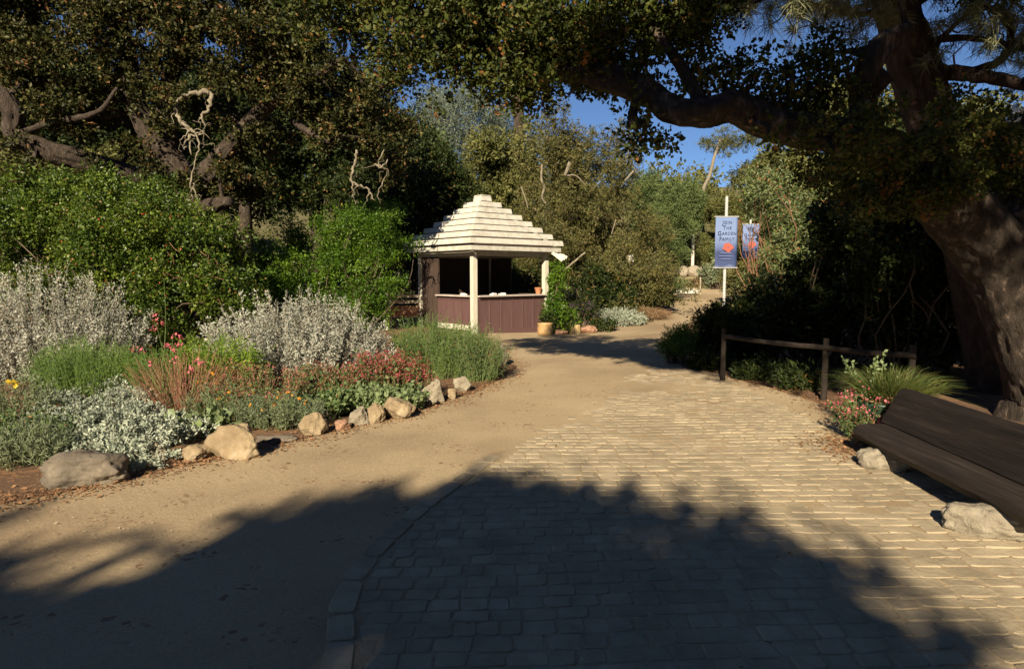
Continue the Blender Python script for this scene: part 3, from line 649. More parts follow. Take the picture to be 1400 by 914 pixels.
def banner(px, pytop, pybot, Y, w, pole_top, label, xoff=0.0, text=True, base=0.0):
    c0 = at(px, pytop, Y); c1 = at(px, pybot, Y); h = c0.z - c1.z; x = c0.x
    t = thing("banner_sign", (x, Y, H(x, Y)), label, "banner"); zt = at(px, pole_top, Y).z
    m = MB(); m.tube([(x, Y + 0.07, H(x, Y) - 0.1), (x, Y + 0.07, zt)], 0.045, n=12); m.build("pole", "metal_grey", t, smooth=False)
    for z in (c0.z + 0.02, c1.z - 0.02):
        m = MB(); m.tube([(x + xoff - w / 2 - 0.04, Y, z), (x + xoff + w / 2 + 0.04, Y, z)], 0.016, n=8); m.bar((x, Y - 0.01, z), (x, Y + 0.05, z), 0.03, 0.03); m.build("bracket", "metal_grey", t)
    banner_mat("banner_cloth", h, c1.z - H(x, Y))
    # cloth with slight belly and real thickness
    nx, nz_ = 10, 14; V = []; F = []
    for side in (0, 1):
        for j in range(nz_ + 1):
            for i in range(nx + 1):
                u, v = i / nx, j / nz_; b = 0.018 * math.sin(math.pi * v) * math.sin(u * 5 + v * 2)
                V.append((x + xoff + (u - .5) * w, Y - 0.02 + b + side * 0.006, c1.z + v * h))
    nn = (nx + 1) * (nz_ + 1); ii = lambda i, j, s: s * nn + j * (nx + 1) + i
    for j in range(nz_):
        for i in range(nx): F.append((ii(i, j, 0), ii(i + 1, j, 0), ii(i + 1, j + 1, 0), ii(i, j + 1, 0))); F.append((ii(i, j, 1), ii(i, j + 1, 1), ii(i + 1, j + 1, 1), ii(i + 1, j, 1)))
    for j in range(nz_): F.append((ii(0, j, 0), ii(0, j + 1, 0), ii(0, j + 1, 1), ii(0, j, 1))); F.append((ii(nx, j, 0), ii(nx, j, 1), ii(nx, j + 1, 1), ii(nx, j + 1, 0)))
    panel = mk("cloth", V, F, "banner_cloth", t, smooth=True)
    xc = x + xoff; k = w / 0.65
    for s, z in (("Join", 0.135), ("The", 0.245), ("Garden", 0.355), ("Family", 0.465)):
        text_part(s, 0.165 * k, (xc + 0.01, Y - 0.046, c1.z + h * (1 - z)), "letter_blue", panel)
    m = MB(); rgx = rng_(9); fc = A(xc + 0.04 * k, Y - 0.05, c1.z + h * 0.395)
    for a in np.arange(0, 6.28, 0.7):
        c = fc + A(math.cos(a) * 0.095, 0, math.sin(a) * 0.075) * k * rgx.uniform(0.7, 1.25); n8 = 10
        ring = [c + A(math.cos(q) * 0.062, 0, math.sin(q) * 0.055) * k for q in np.linspace(0, 2 * np.pi, n8, endpoint=False)]
        yo = A(0, -0.001 * rgx.random(), 0)
        for q in range(0, n8, 2): m.add([c + yo, ring[q] + yo, ring[q + 1] + yo, ring[(q + 2) % n8] + yo], [[0, 1, 2, 3]])
    m.build("printed_flower", "flower_red", panel)
    m = MB()
    for z, L in ((0.72, 0.34), (0.78, 0.42), (0.84, 0.3)):
        m.box((xc, Y - 0.046, c1.z + h * (1 - z)), (L * k, 0.002, 0.03))
    m.build("printed_line", "letter_pale", panel)
    return t
banner(994, 297, 365, 20.0, 0.66, 268, "nearer blue banner with dark lettering and a red flower on a grey pole", xoff=-0.01)
banner(1027, 307, 352, 26.0, 0.64, 300, "blue banner half hidden behind leaves, right of the pole banner", text=True)

# ------------------------------------------------------------------ log bench on rocks
SZ = 0.29
bench = thing("log_bench", (3.3, 4.9, 0), "dark brown log bench with sloping plank back resting on pale rocks", "bench")
def slab(name, prof, y0, y1, ny, mat, seed, rough, endfun=None):
    """extrudes a cross-section (x,z) along y with adzed unevenness"""
    n = len(prof); V = []; F = []
    for j in range(ny + 1):
        y = y0 + (y1 - y0) * j / ny; e = 0.97 if j in (0, ny) else 1.0; cx = sum(p[0] for p in prof) / n; cz = sum(p[1] for p in prof) / n
        for i, (x, z) in enumerate(prof):
            v = Vector((x * 3.0, y * 1.2, z * 3.0 + seed)); w = rough * (noise.noise(v) + 0.5 * noise.noise(v * 3.1) + 0.3 * noise.noise(Vector((x * 14, y * 3, z * 14))))
            sk = endfun(x, z) if (endfun and j == ny) else 0
            V.append((cx + (x - cx) * e + w + 0.055 * (y - 3.8), y + sk, cz + (z - cz) * e + w * 0.7))
    for j in range(ny):
        for i in range(n): F.append((j * n + i, (j + 1) * n + i, (j + 1) * n + (i + 1) % n, j * n + (i + 1) % n))
    F.append(tuple(range(n))); F.append(tuple(ny * n + i for i in reversed(range(n))))
    return mk(name, V, F, mat, bench, smooth=False)
solid_mat("bench_wood", (0.011, 0.0075, 0.0055), (0.028, 0.019, 0.014), scale=3.5, rough=0.7, bump=0.8, bscale=10, stretch=(6, 0.35, 6), third=(0.06, 0.044, 0.033), bdist=0.02, spec=0.35)
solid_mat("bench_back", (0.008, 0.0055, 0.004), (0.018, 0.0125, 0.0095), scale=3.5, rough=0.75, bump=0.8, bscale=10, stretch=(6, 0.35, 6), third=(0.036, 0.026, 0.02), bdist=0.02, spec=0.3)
def dens(poly, step=0.03):
    out = []
    for i in range(len(poly)):
        a, b = A(*poly[i]), A(*poly[(i + 1) % len(poly)]); k = max(1, int(np.linalg.norm(b - a) / step))
        out += [tuple(a + (b - a) * t / k) for t in range(k)]
    return out
seat_prof = dens([(3.04, SZ - 0.125), (3.00, SZ - 0.07), (3.02, SZ - 0.025), (3.06, SZ), (3.22, SZ + 0.005), (3.38, SZ + 0.0), (3.42, SZ - 0.06), (3.38, SZ - 0.12), (3.28, SZ - 0.14), (3.15, SZ - 0.14)])
slab("seat", seat_prof, 3.74, 5.93, 40, "bench_wood", 1.0, 0.010)
back_prof = dens([(3.285, SZ + 0.012), (3.36, SZ + 0.012), (3.525, 0.585), (3.52, 0.61), (3.47, 0.615), (3.43, 0.58)])
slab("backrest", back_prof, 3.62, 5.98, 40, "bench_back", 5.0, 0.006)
rock((3.18, 5.5, 0), (0.40, 0.30, 0.158), 31, "whitestone", "pale rounded rock propping the far end of the log bench", sink=0.3, facets=3, rz=-.5)
rock((3.04, 4.08, 0), (0.56, 0.34, 0.165), 36, "whitestone", "larger pale rock propping the near end of the log bench", sink=0.3, facets=4, rz=-.6)

# ------------------------------------------------------------------ oak on the right with the long limb
OY = 7.4
def ap(px, py, Y, r): v = at(px, py, Y); return (v.x, v.y, v.z, r)
ob = P(1450, 588)
oak_limbs = [
    [(ob.x + 0.22, OY + 0.1, -0.2, 0.42), ap(1440, 540, OY, 0.42), ap(1408, 440, OY, 0.385), ap(1362, 350, OY, 0.345), ap(1300, 280, OY - 0.1, 0.30), ap(1262, 235, OY - 0.2, 0.22), ap(1215, 205, OY - 0.4, 0.17), ap(1150, 188, OY - 0.7, 0.145), ap(1085, 176, OY - 0.9, 0.135), ap(1040, 162, OY - 1.0, 0.125), ap(1000, 146, OY - 1.1, 0.115), ap(960, 154, OY - 1.15, 0.11), ap(925, 152, OY - 1.1, 0.10), ap(893, 132, OY - 1.0, 0.095), ap(850, 112, OY - 0.9, 0.10), ap(800, 100, OY - 0.7, 0.085), ap(740, 92, OY - 0.5, 0.07), ap(660, 60, OY - 0.2, 0.045), ap(560, 20, OY, 0.025)],
    [ap(1392, 400, OY, 0.34), ap(1395, 330, OY + 0.1, 0.29), ap(1412, 250, OY + 0.3, 0.25), ap(1440, 130, OY + 0.5, 0.2), ap(1480, -40, OY + 0.7, 0.14), (6.6, 7.6, 6.4, 0.05)],
    [ap(1190, 200, OY - 0.5, 0.13), ap(1180, 140, OY - 0.6, 0.10), ap(1188, 92, OY - 0.7, 0.085), ap(1207, 62, OY - 0.7, 0.075), ap(1240, 40, OY - 0.6, 0.05)],
    [ap(1170, 160, OY - 0.5, 0.10), ap(1190, 125, OY - 0.6, 0.10), ap(1214, 100, OY - 0.7, 0.095)],
    [ap(880, 125, OY - 1.0, 0.05), ap(866, 150, OY - 1.1, 0.045), ap(868, 172, OY - 1.15, 0.04), ap(882, 168, OY - 1.15, 0.03), ap(880, 185, OY - 1.1, 0.02)],
    [ap(960, 142, OY - 1.1, 0.07), ap(930, 90, OY - 1.0, 0.055), ap(880, 20, OY - 0.8, 0.04), ap(830, -60, OY - 0.6, 0.03)],
    [ap(800, 100, OY - 0.7, 0.05), ap(770, 50, OY - 0.4, 0.04), ap(720, -20, OY - 0.1, 0.03)],
]
oak = thing("oak_tree", (ob.x, OY, 0), "leaning oak behind the bench whose dark limb arches over the path", "tree")
tm, sk = limb_mesh(oak_limbs, n=14, seed=3, rough=0.05)
crown = []
def cl(px, py, Y, r, ry=None, rz=None): v = at(px, py, Y); crown.append((v, (r, ry or r, rz or r * 0.75)))
for a in [(470, 10, 7.4, .55), (520, -20, 7.6, .7), (560, 50, 7.4, .5), (600, 10, 7.2, .6), (650, 60, 7.2, .5), (690, 0, 7.0, .6), (730, 60, 6.9, .5), (780, 20, 6.8, .55), (820, 70, 6.7, .42), (860, 10, 6.7, .5), (900, 60, 6.6, .42), (930, 10, 6.6, .5), (590, 100, 7.2, .34), (660, 110, 7.1, .3), (720, 120, 6.9, .28),
          (860, 110, 6.6, .3), (880, 175, 6.4, .24), (905, 190, 6.4, .14), (955, 95, 6.5, .22), (990, 110, 6.4, .22), (1030, 105, 6.5, .28), (1075, 90, 6.6, .30), (1120, 110, 6.7, .3), (1100, 150, 6.7, .25), (1160, 140, 6.8, .3), (1060, 140, 6.5, .2), (1130, 70, 6.9, .25),
          (700, -90, 7.2, 1.0), (560, -110, 7.8, 1.0), (850, -80, 6.9, .9), (430, -50, 7.9, .6), (975, -40, 6.8, .55), (960, 25, 6.7, .35),
          (1250, 240, 7.0, .4), (1200, 260, 7.0, .35), (1160, 230, 7.0, .3), (1330, 230, 7.6, .45), (1335, 190, 7.8, .4), (1330, 150, 8.0, .4), (1420, 255, 7.2, .25), (1190, 175, 6.2, .22), (1120, 190, 6.1, .2), (1240, 210, 6.4, .28), (1050, 185, 6.0, .13), (1160, 215, 6.2, .2), (1290, 260, 6.8, .3), (1310, 190, 7, .35), (640, 30, 7.3, .6), (760, 90, 7.0, .38), (500, 60, 7.6, .4), (700, 90, 7.1, .4), (810, 40, 6.9, .5), (560, 80, 7.4, .4)]: cl(*a)
crown += [((5.6, 7.4, 6.2), (1.6, 1.5, 0.9)), ((4.2, 7.2, 6.4), (1.4, 1.3, .8)), ((2.5, 7, 6.2), (1.4, 1.2, .7))]
connect(tm, sk, crown, 5, 0.05, 0.012)
tm.build("trunk", "bark_dark", oak, smooth=True)
sub = subclumps(crown, 7, 0.42, 8)
foliage(sub, 165000, 0.055, 0.034, 9, per=9, tl=0.16, shell=0.35, up=0.0).build("crown", "oak_leaf", oak)

# pine behind the oak, long needles against the sky
pb = at(1350, 520, 9.2)
pine = thing("pine_tree", (pb.x + 0.3, 9.2, 0), "tall long-needled pine rising behind the leaning oak", "tree")
pl_ = [[(pb.x + 0.35, 9.2, -0.2, .42), ap(1345, 380, 9.2, .38), ap(1308, 260, 9.2, .34), ap(1280, 180, 9.2, .30), ap(1258, 120, 9.2, .28), ap(1240, 60, 9.2, .26), ap(1222, 0, 9.2, .235), ap(1205, -70, 9.2, .2), ap(1200, -200, 9.2, .12)],
       [ap(1272, 95, 9.2, .10), ap(1305, 100, 9.0, .10), ap(1350, 105, 8.8, .085), ap(1400, 117, 8.6, .07), ap(1460, 130, 8.5, .05)],
       [ap(1330, 98, 8.9, .055), ap(1368, 82, 8.8, .05), ap(1382, 50, 8.8, .045), ap(1372, 22, 8.8, .04), ap(1345, 8, 8.8, .03), ap(1320, -12, 8.8, .02)],
       [ap(1255, 60, 9.2, .05), ap(1300, 52, 9.1, .045), ap(1350, 55, 9.0, .035), ap(1410, 68, 8.9, .025)],
       [ap(1268, 85, 9.2, .05), ap(1285, 55, 9.1, .04), ap(1308, 32, 9.0, .03), ap(1340, 5, 9.0, .02)],
       [ap(1225, 10, 9.2, .06), ap(1170, 20, 9.0, .04), ap(1120, 8, 8.9, .03), ap(1070, 20, 8.8, .015)],
       [ap(1215, -30, 9.2, .06), ap(1150, -20, 9.0, .04), ap(1080, -15, 8.9, .03), ap(1030, 5, 8.8, .015)],
       [ap(1230, 20, 9.2, .06), ap(1300, -20, 9.1, .04), ap(1390, -30, 9, .03)]]
tm, sk = limb_mesh(pl_, n=12, seed=13, rough=0.07); tm.build("trunk", "bark_pine", pine, smooth=True)
rg = rng_(15); TP = []
for c, n, s in (((1125, 12), 30, (50, 22)), ((1060, 5), 22, (50, 18)), ((1180, 25), 12, (30, 14)), ((1320, 10), 22, (60, 20)), ((1385, 20), 22, (40, 30)), ((1010, -5), 10, (25, 15)), ((1350, 60), 10, (40, 12)), ((1400, 75), 8, (18, 18)), ((1300, 45), 9, (40, 18)), ((1200, -60), 30, (160, 25))):
    for _ in range(n): TP.append(at(c[0] + rg.normal(0, s[0]), c[1] + rg.normal(0, s[1]), 9 + rg.normal(0, .5)))
TP = np.array([v[:] for v in TP]); k = 46
TP = np.concatenate([TP, TP + rg.normal(0, .12, TP.shape)])
NP = np.repeat(TP, k, 0) + rg.normal(0, .03, (len(TP) * k, 3)); ND = unit(rg.normal(size=(len(TP) * k, 3)) + np.repeat(unit(rg.normal(size=(len(TP), 3)) + A(0, 0, -.2)), k, 0) * 0.9)
strips(NP, ND, rg.uniform(.13, .26, len(NP)), 0.008, rg, droop=0.25, seg=2).build("crown", "needle", pine)
tw = MB()
for i, p in enumerate(TP[::2]):
    j = np.argmin(np.linalg.norm(sk[:, :3] - p, axis=1)); branch_to(tw, sk[j, :3], p, 0.014, 0.006, 300 + i, n=4, segs=2)
tw.build("twigs", "twig", pine)

# ------------------------------------------------------------------ trees behind the viewer that throw the foreground shade
def from_shadow(x, y, z):
    L = z / math.tan(SUN_EL); return (x - L * math.sin(SUN_AZ), y - L * math.cos(SUN_AZ), z)
def backtree(label, cls, trunk, seed, n, ll=0.16, more=()):
    b = trunk[0]; t = thing("oak_tree", (b[0], b[1], 0), label, "tree"); tm, sk = limb_mesh([trunk], n=10, seed=seed)
    connect(tm, sk, cls, seed, 0.07, 0.012, 16); tm.build("trunk", "bark", t, smooth=True)
    mb = foliage(subclumps(cls, 8, 0.36, seed), n, ll, ll * 0.55, seed + 1, per=9, tl=0.3, shell=0.2, up=0)
    for c2, n2 in more: q = foliage(subclumps(c2, 8, 0.36, seed + 5), n2, ll, ll * 0.55, seed + 6, per=9, tl=0.3, shell=0.2, up=0); mb.quads(q.V[0])
    mb.build("crown", "oak_leaf", t)
shade = []
for (px, py, r, z) in [(650, 735, .55, 8.2), (760, 735, .5, 8.4), (815, 745, .36, 8.3), (955, 748, .3, 8.4), (850, 835, .42, 8.2), (1010, 790, .42, 8.0), (1110, 840, .4, 7.8), (1170, 900, .38, 7.6), (545, 800, .46, 8.3), (420, 800, .6, 8.4), (290, 860, .5, 8.0), (130, 885, .55, 8.3), (-60, 920, .7, 8.0), (-300, 850, .6, 8.4),
                       (700, 850, .5, 7.8), (980, 890, .5, 7.6), (640, 690, .28, 8.6), (510, 735, .35, 8.4), (825, 722, .2, 8.6)]:
    p = P(px, py); shade.append((from_shadow(p.x, p.y, z), (r, r, r * 0.62)))
for (x, y, r, z) in [(-3.8, 2.0, 1.1, 8), (-2.2, 1.4, .9, 7.6), (-.6, .6, 1.0, 7.4), (.8, .5, .8, 7.5), (1.2, 1.6, .6, 7.6), (-6.0, 2.6, .9, 8.2), (-5.6, 1.8, 1.0, 7.5), (-2.6, -.8, 1.3, 7.8), (.2, -1.2, 1.3, 7.5), (-5, -1, 1.4, 8), (2.2, -.5, .8, 7)]:
    shade.append((from_shadow(x, y, z), (r, r, r * .6)))
bb = from_shadow(-1.5, -1.5, 6)
backtree("broad oak behind the viewer shading the foreground paving", shade, [(bb[0], bb[1], -.2, .5), (bb[0] + .2, bb[1], 2.5, .42), (bb[0] - .2, bb[1] + .4, 5, .34), (bb[0], bb[1] + .8, 7.2, .2), (bb[0] + .2, bb[1] + 1, 8.4, .08)], 41, 78000)
def back(p, L): return (p[0] - L * math.sin(SUN_AZ), p[1] - L * math.cos(SUN_AZ), p[2] + L * math.tan(SUN_EL))
shade2 = []
for px, py, r in [(1215, 205, .5), (1150, 188, .5), (1085, 176, .45), (1040, 162, .42), (1000, 150, .4), (960, 152, .36), (925, 148, .36), (885, 128, .28), (845, 110, .24), (795, 95, .2), (880, 170, .3), (990, 110, .35), (1060, 105, .45), (1130, 110, .5), (1110, 60, .5), (1200, 110, .5)]:
    shade2.append((back(at(px, py, 6.5), 10.2), (r, r, r * .8)))
limb_shade, shade2 = shade2, []
for p, r in [((5, 11, 1.6), .9), ((6, 11, 3), 1.3), ((7.4, 12, 2), 1.4), ((5, 13, 3), 1.2), ((8.4, 13.5, 3.0), 1.2), ((4.5, 10, 1.25), .55), ((3.6, 10.6, 1.0), .42), ((3.75, 11.6, 1.4), .5), ((5.2, 9, 1.4), .7), ((4.6, 9.2, .75), .4), ((8.5, 12, 3.4), 1.5), ((5.5, 8.8, 3.0), .6), ((6.2, 8, 2.2), .3), ((6.3, 7.6, 3.6), .8), ((5.3, 7.4, 2.1), .3), ((4.9, 7.3, 3.2), .4), ((4.6, 7.3, 3.5), .5), ((6.6, 10, 1.2), 1.0), ((8, 10, 1.6), 1.2), ((4.4, 12.2, 1.2), .8), ((4, 7, 4.6), .7), ((5, 7.2, 5.2), .9), ((6.5, 9, 5), 1.0), ((5.9, 9.2, 2.6), .8), ((6.6, 7.6, 2.9), .35), ((5.2, 11, 3.6), .8), ((3.2, 10.2, .5), .36), ((4.1, 8.75, .5), .34), ((3.65, 9.5, .5), .34), ((4.75, 7.8, .5), .36), ((4.45, 8.3, .5), .33), ((4.3, 8.6, 1.1), .4), ((5, 9.9, .4), .5), ((4.1, 10.6, .35), .4), ((4.7, 9.2, .3), .35), ((5.3, 8.4, .5), .45)]:
    shade2.append((back(p, (p[1] + 3.5) / math.cos(SUN_AZ)), (r, r, r * .8)))
backtree("tall oak behind the viewer shading the right-hand bank", shade2, [(6.4, -3.6, -.2, .5), (6.2, -3.5, 3, .42), (6.0, -3.3, 6, .34), (5.6, -3.2, 8.5, .22), (5.6, -3.2, 11, .08)], 47, 17000, 0.17, [(limb_shade, 17000)])

# ------------------------------------------------------------------ big oak on the left
LY = 17.0
lob = at(262, 345, LY)
loak = thing("oak_tree", (lob.x, LY, H(lob.x, LY)), "gnarled old oak with pale trunk above the left-hand shrubs", "tree")
L_ = [[(lob.x, LY, H(lob.x, LY) - .3, .62), ap(262, 300, LY, .55), ap(245, 255, LY, .5), ap(222, 205, LY, .36), ap(195, 160, LY, .26), ap(180, 110, LY - .3, .2), ap(172, 60, LY - .5, .16), ap(150, 0, LY - .6, .1)],
      [ap(240, 230, LY, .3), ap(205, 165, LY - .4, .16), ap(190, 150, LY - .6, .12)],
      [ap(255, 280, LY, .34), ap(190, 245, LY - .8, .24), ap(120, 222, LY - 1.4, .22), ap(60, 205, LY - 1.8, .21), ap(22, 182, LY - 2, .2), ap(16, 150, LY - 2.1, .18), ap(-10, 120, LY - 2.2, .13), ap(-60, 90, LY - 2.3, .08)],
      [ap(35, 180, LY - 2, .07), ap(75, 165, LY - 2.2, .07), ap(105, 162, LY - 2.4, .065), ap(138, 150, LY - 2.5, .05), ap(160, 120, LY - 2.5, .03)],
      [ap(235, 215, LY, .26), ap(225, 150, LY - .2, .18), ap(240, 90, LY - .3, .14), ap(270, 40, LY - .4, .1), ap(300, -20, LY - .4, .06)],
      [ap(262, 265, LY, .34), ap(310, 205, LY - .2, .19), ap(360, 150, LY - .3, .15), ap(420, 110, LY - .4, .11), ap(470, 80, LY - .5, .08)],
      [ap(175, 75, LY - .5, .12), ap(165, 55, LY - .8, .09), ap(190, 60, LY - 1, .07)],
      [ap(400, 165, LY, .1), ap(425, 182, LY - .4, .07), ap(450, 195, LY - .6, .04)],
      [ap(262, 290, LY, .2), ap(290, 282, LY - .6, .16), ap(315, 275, LY - .9, .08)]]
tm, sk = limb_mesh(L_, n=12, seed=23, rough=0.08)
crown = []
for a in [(30, 40, 16, 1.0), (100, 20, 16, 1.0), (60, 110, 15.5, .8), (110, 130, 16.5, .5), (70, 150, 17.5, .6), (130, 160, 17.8, .5), (160, 130, 17, .45), (140, 70, 15.6, .7), (20, 120, 15.5, .7), (200, 25, 16, 1.0), (190, 105, 15.8, .55), (270, 30, 16.2, 1.0), (330, 40, 16.4, 1.0), (390, 60, 16.6, .9), (350, 100, 16.4, .8), (420, 120, 16.6, .8), (400, 40, 17, 1.), (300, 95, 16.2, .6), (470, 150, 17, .7), (500, 190, 17.2, .5), (445, 170, 16.8, .6), (240, 60, 16, .7),
          (90, 140, 15.5, .35), (20, 195, 15, .35), (320, 160, 17.6, .5), (370, 190, 18, .6), (280, 150, 17.6, .4), (330, 215, 17.5, .35), (310, 260, 17, .5), (350, 260, 17.4, .5), (235, 130, 15.8, .35),
          (50, -60, 17, 1.6), (180, -60, 17, 1.6), (300, -60, 17.5, 1.6), (-60, 20, 16, 1.4), (-60, 110, 15.5, 1.0), (420, -30, 17.5, .9), (520, 150, 17.5, .5), (490, 110, 17.2, .6), (215, 165, 16.0, .35), (180, 200, 16.2, .3), (300, 235, 16.2, .35), (250, 250, 16.4, .3), (340, 190, 16.6, .45), (110, 185, 15.0, .28), (75, 150, 14.6, .4), (205, 240, 16, .3), (40, 235, 14.6, .3), (130, 235, 15.0, .25), (545, 180, 18, .55), (535, 225, 18, .5), (375, 15, 17, .9)]: cl(*a)
connect(tm, sk, crown, 25, 0.07, 0.02); tm.build("trunk", "bark", loak, smooth=True)
foliage(subclumps(crown, 10, 0.34, 26), 175000, 0.10, 0.055, 27, per=9, tl=0.26, shell=0.3, up=0.1).build("crown", "oak_leaf_olive", loak)
# bare twisted pale branches hanging from it
db = MB()
def bare(pts, Y, mb=db, sd=0):
    p = smooth_path([ap(x, y, Y, r * .52) for x, y, r in pts], 6); rg = rng_(sd + 77); p[1:-1, :3] += rg.normal(0, .02, (len(p) - 2, 3)); mb.tube(p[:, :3], p[:, 3], n=7, rough=.16, seed=sd)
    for q in range(3, len(p), 4):
        e = p[q, :3] + rg.normal(0, .16, 3) + A(0, 0, -.12); branch_to(mb, p[q, :3], e, min(.014, p[q, 3] * .5), .004, sd * 40 + q, bend=.5, n=4, segs=3)
bare([(262, 212, .03), (256, 180, .05), (240, 150, .06), (252, 132, .09), (275, 126, .11), (288, 130, .10), (284, 150, .08), (275, 160, .06), (280, 172, .04)], 15.6, sd=1)
bare([(240, 148, .09), (246, 165, .08), (258, 175, .07), (268, 184, .06), (280, 180, .04)], 15.6, sd=2)
bare([(268, 184, .045), (254, 194, .035), (252, 205, .02)], 15.6, sd=3); bare([(268, 184, .04), (272, 205, .035), (266, 220, .025), (262, 250, .035), (268, 270, .03), (276, 288, .015)], 15.6, sd=4)
bare([(264, 250, .03), (262, 275, .02), (258, 290, .012)], 15.6, sd=5); bare([(262, 178, .03), (248, 190, .02), (246, 198, .01)], 15.6, sd=6)
db.build("dead_branch", "bark_pale", loak, smooth=True)
db2 = MB()
bare([(487, 205, .06), (486, 225, .06), (480, 245, .055), (492, 255, .05), (504, 260, .04), (512, 275, .02)], 16.6, db2, 8); bare([(481, 245, .035), (483, 262, .03), (486, 280, .015)], 16.6, db2, 9)
bare([(504, 260, .03), (502, 275, .02)], 16.6, db2, 10); bare([(525, 205, .03), (518, 225, .03), (530, 235, .02), (516, 262, .02), (520, 278, .012)], 16.6, db2, 11); bare([(512, 225, .05), (522, 228, .05), (530, 218, .025)], 16.6, db2, 12)
db2.build("dead_branch", "bark_pale", loak, smooth=True)

# ------------------------------------------------------------------ backdrop trees: one of each kind, then copies
def make_tree(name, label, cat, h, w, mat, seed, n, ll, lw, tr=0.16, bark="bark", k=9, frac=.36, low=0.12, per=9, tl=None, shell=.3, group=None, lobes=9):
    t = thing(name, (0, 0, 0), label, cat, group); rg = rng_(seed); cls = []
    for i in range(lobes):
        a = rg.random() * 6.28; f = rg.random(); z = h * (low + 0.22 + (0.75 - low) * f); q = w * 0.5 * (1 - 0.55 * f) * math.sqrt(rg.random())
        r = w * rg.uniform(.17, .27); cls.append(((math.cos(a) * q, math.sin(a) * q, min(z, h - r * .8)), (r, r, r * rg.uniform(.75, 1.15))))
    cls.append(((0, 0, h * .82), (w * .2, w * .2, h * .17)))
    tm, sk = limb_mesh([[(0, 0, -.4, tr * 1.3), (.1, 0, h * .25, tr), (-.1, .1, h * .55, tr * .7), (0, 0, h * .9, tr * .2)]], n=8, seed=seed)
    connect(tm, sk, cls, seed, tr * .5, tr * .12); tm.build("trunk", bark, t, smooth=True)
    foliage(subclumps(cls, k, frac, seed + 1), n, ll, lw, seed + 2, per=per, tl=tl, shell=shell).build("crown", mat, t); return t
def place(proto, used, px, Y, pytop, h0, label, sx=1.0, rz=0.0, group=None):
    v = at(px, pytop, Y); zg = H(v.x, Y) ; s = (v.z - zg) / h0
    o = proto if not used else None
    if o is None: o = copy_tree(proto, (0, 0, 0))
    o.location = (v.x, Y, zg); o.scale = (s * sx, s * sx, s); o.rotation_euler = (0, 0, rz); o["label"] = label
    if group: o["group"] = group
    elif "group" in o: del o["group"]
    return o
junip = make_tree("juniper_tree", "x", "tree", 8, 7.2, "juniper", 51, 115000, 0.13, 0.04, tr=.2, k=14, frac=.28, low=-.1, per=12, tl=.3, lobes=22)
place(junip, False, 795, 27.5, 172, 8, "large dense olive-green juniper directly behind the kiosk's right side", rz=.4)
for j, pts in enumerate([[(741, 225, .05), (740, 245, .05), (744, 255, .05), (741, 270, .04), (747, 278, .03)], [(779, 222, .09), (772, 240, .07)], [(866, 234, .05), (854, 247, .03)], [(775, 240, .03), (787, 240, .03), (800, 252, .02)], [(800, 345, .05), (780, 362, .05), (765, 375, .05)], [(712, 255, .03), (718, 270, .03), (722, 285, .02)], [(842, 300, .03), (836, 320, .02)]]):
    p = smooth_path([ap(x, y, 24.3, r * .75) for x, y, r in pts], 6); o = MB().tube(p[:, :3], p[:, 3], n=6, rough=.1, seed=j).build("bare_branch", "bark_pale")
    o.parent = junip; o.matrix_parent_inverse = Matrix.LocRotScale(junip.location, junip.rotation_euler, junip.scale).inverted()
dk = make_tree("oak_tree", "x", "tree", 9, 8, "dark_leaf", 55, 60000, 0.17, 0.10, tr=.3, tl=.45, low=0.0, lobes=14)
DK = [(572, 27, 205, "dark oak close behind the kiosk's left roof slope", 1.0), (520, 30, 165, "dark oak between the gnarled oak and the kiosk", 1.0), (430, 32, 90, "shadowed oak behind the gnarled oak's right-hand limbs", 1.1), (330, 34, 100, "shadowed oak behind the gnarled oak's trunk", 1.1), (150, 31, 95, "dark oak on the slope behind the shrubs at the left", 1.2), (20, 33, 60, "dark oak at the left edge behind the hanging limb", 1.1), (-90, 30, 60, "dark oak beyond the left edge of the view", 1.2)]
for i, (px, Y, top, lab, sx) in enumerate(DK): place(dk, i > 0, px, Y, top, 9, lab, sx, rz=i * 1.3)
ol = make_tree("olive_green_tree", "x", "tree", 7, 6, "far_olive", 58, 42000, 0.17, 0.08, tr=.2, tl=.4, low=-.1, lobes=14)
OLV = [(110, 26, 205, "olive-green bushy tree on the left slope below the hanging limb", 1.5), (215, 25.5, 262, "olive bush right of the hanging limb, below the gnarled trunk", 1.4), (690, 34, 190, "olive tree seen above the kiosk roof peak", 1.0), (1000, 46, 272, "rounded olive tree above the banner on the far slope", 1.0), (1055, 52, 215, "tall olive tree on the far slope right of the bare-trunked pine", 1.0), (925, 50, 300, "small olive tree left of the banner by the white post", 1.2), (1080, 44, 215, "olive tree behind the spindly green saplings", 1.0), (1180, 40, 120, "olive tree hidden behind the arching limb", 1.0), (1300, 40, 150, "olive tree behind the pine's trunk", 1.1), (962, 49, 318, "low olive shrub-tree just left of the banner pole", 1.2), (1400, 36, 160, "olive tree at the right edge behind the white lamp", 1.1)]
for i, (px, Y, top, lab, sx) in enumerate(OLV): place(ol, i > 0, px, Y, top, 7, lab, sx, rz=i * 1.1)
gr = make_tree("leafy_tree", "x", "tree", 7, 4.2, "far_green", 61, 30000, 0.2, 0.06, tr=.15, tl=.5, low=-.1, lobes=12)
GRN = [(925, 42, 256, "wispy green conifer standing right of the juniper", .9), (885, 45, 245, "green conifer half hidden behind the juniper", 1.0), (955, 48, 268, "wispy green tree left of the bare-trunked pine", 1.0), (560, 36, 200, "green tree between dark oaks left of the roof peak", 1.0), (905, 33, 320, "bright green shrubby tree beside the juniper's foot", 1.6)]
for i, (px, Y, top, lab, sx) in enumerate(GRN): place(gr, i > 0, px, Y, top, 7, lab, sx, rz=i * 2.1)
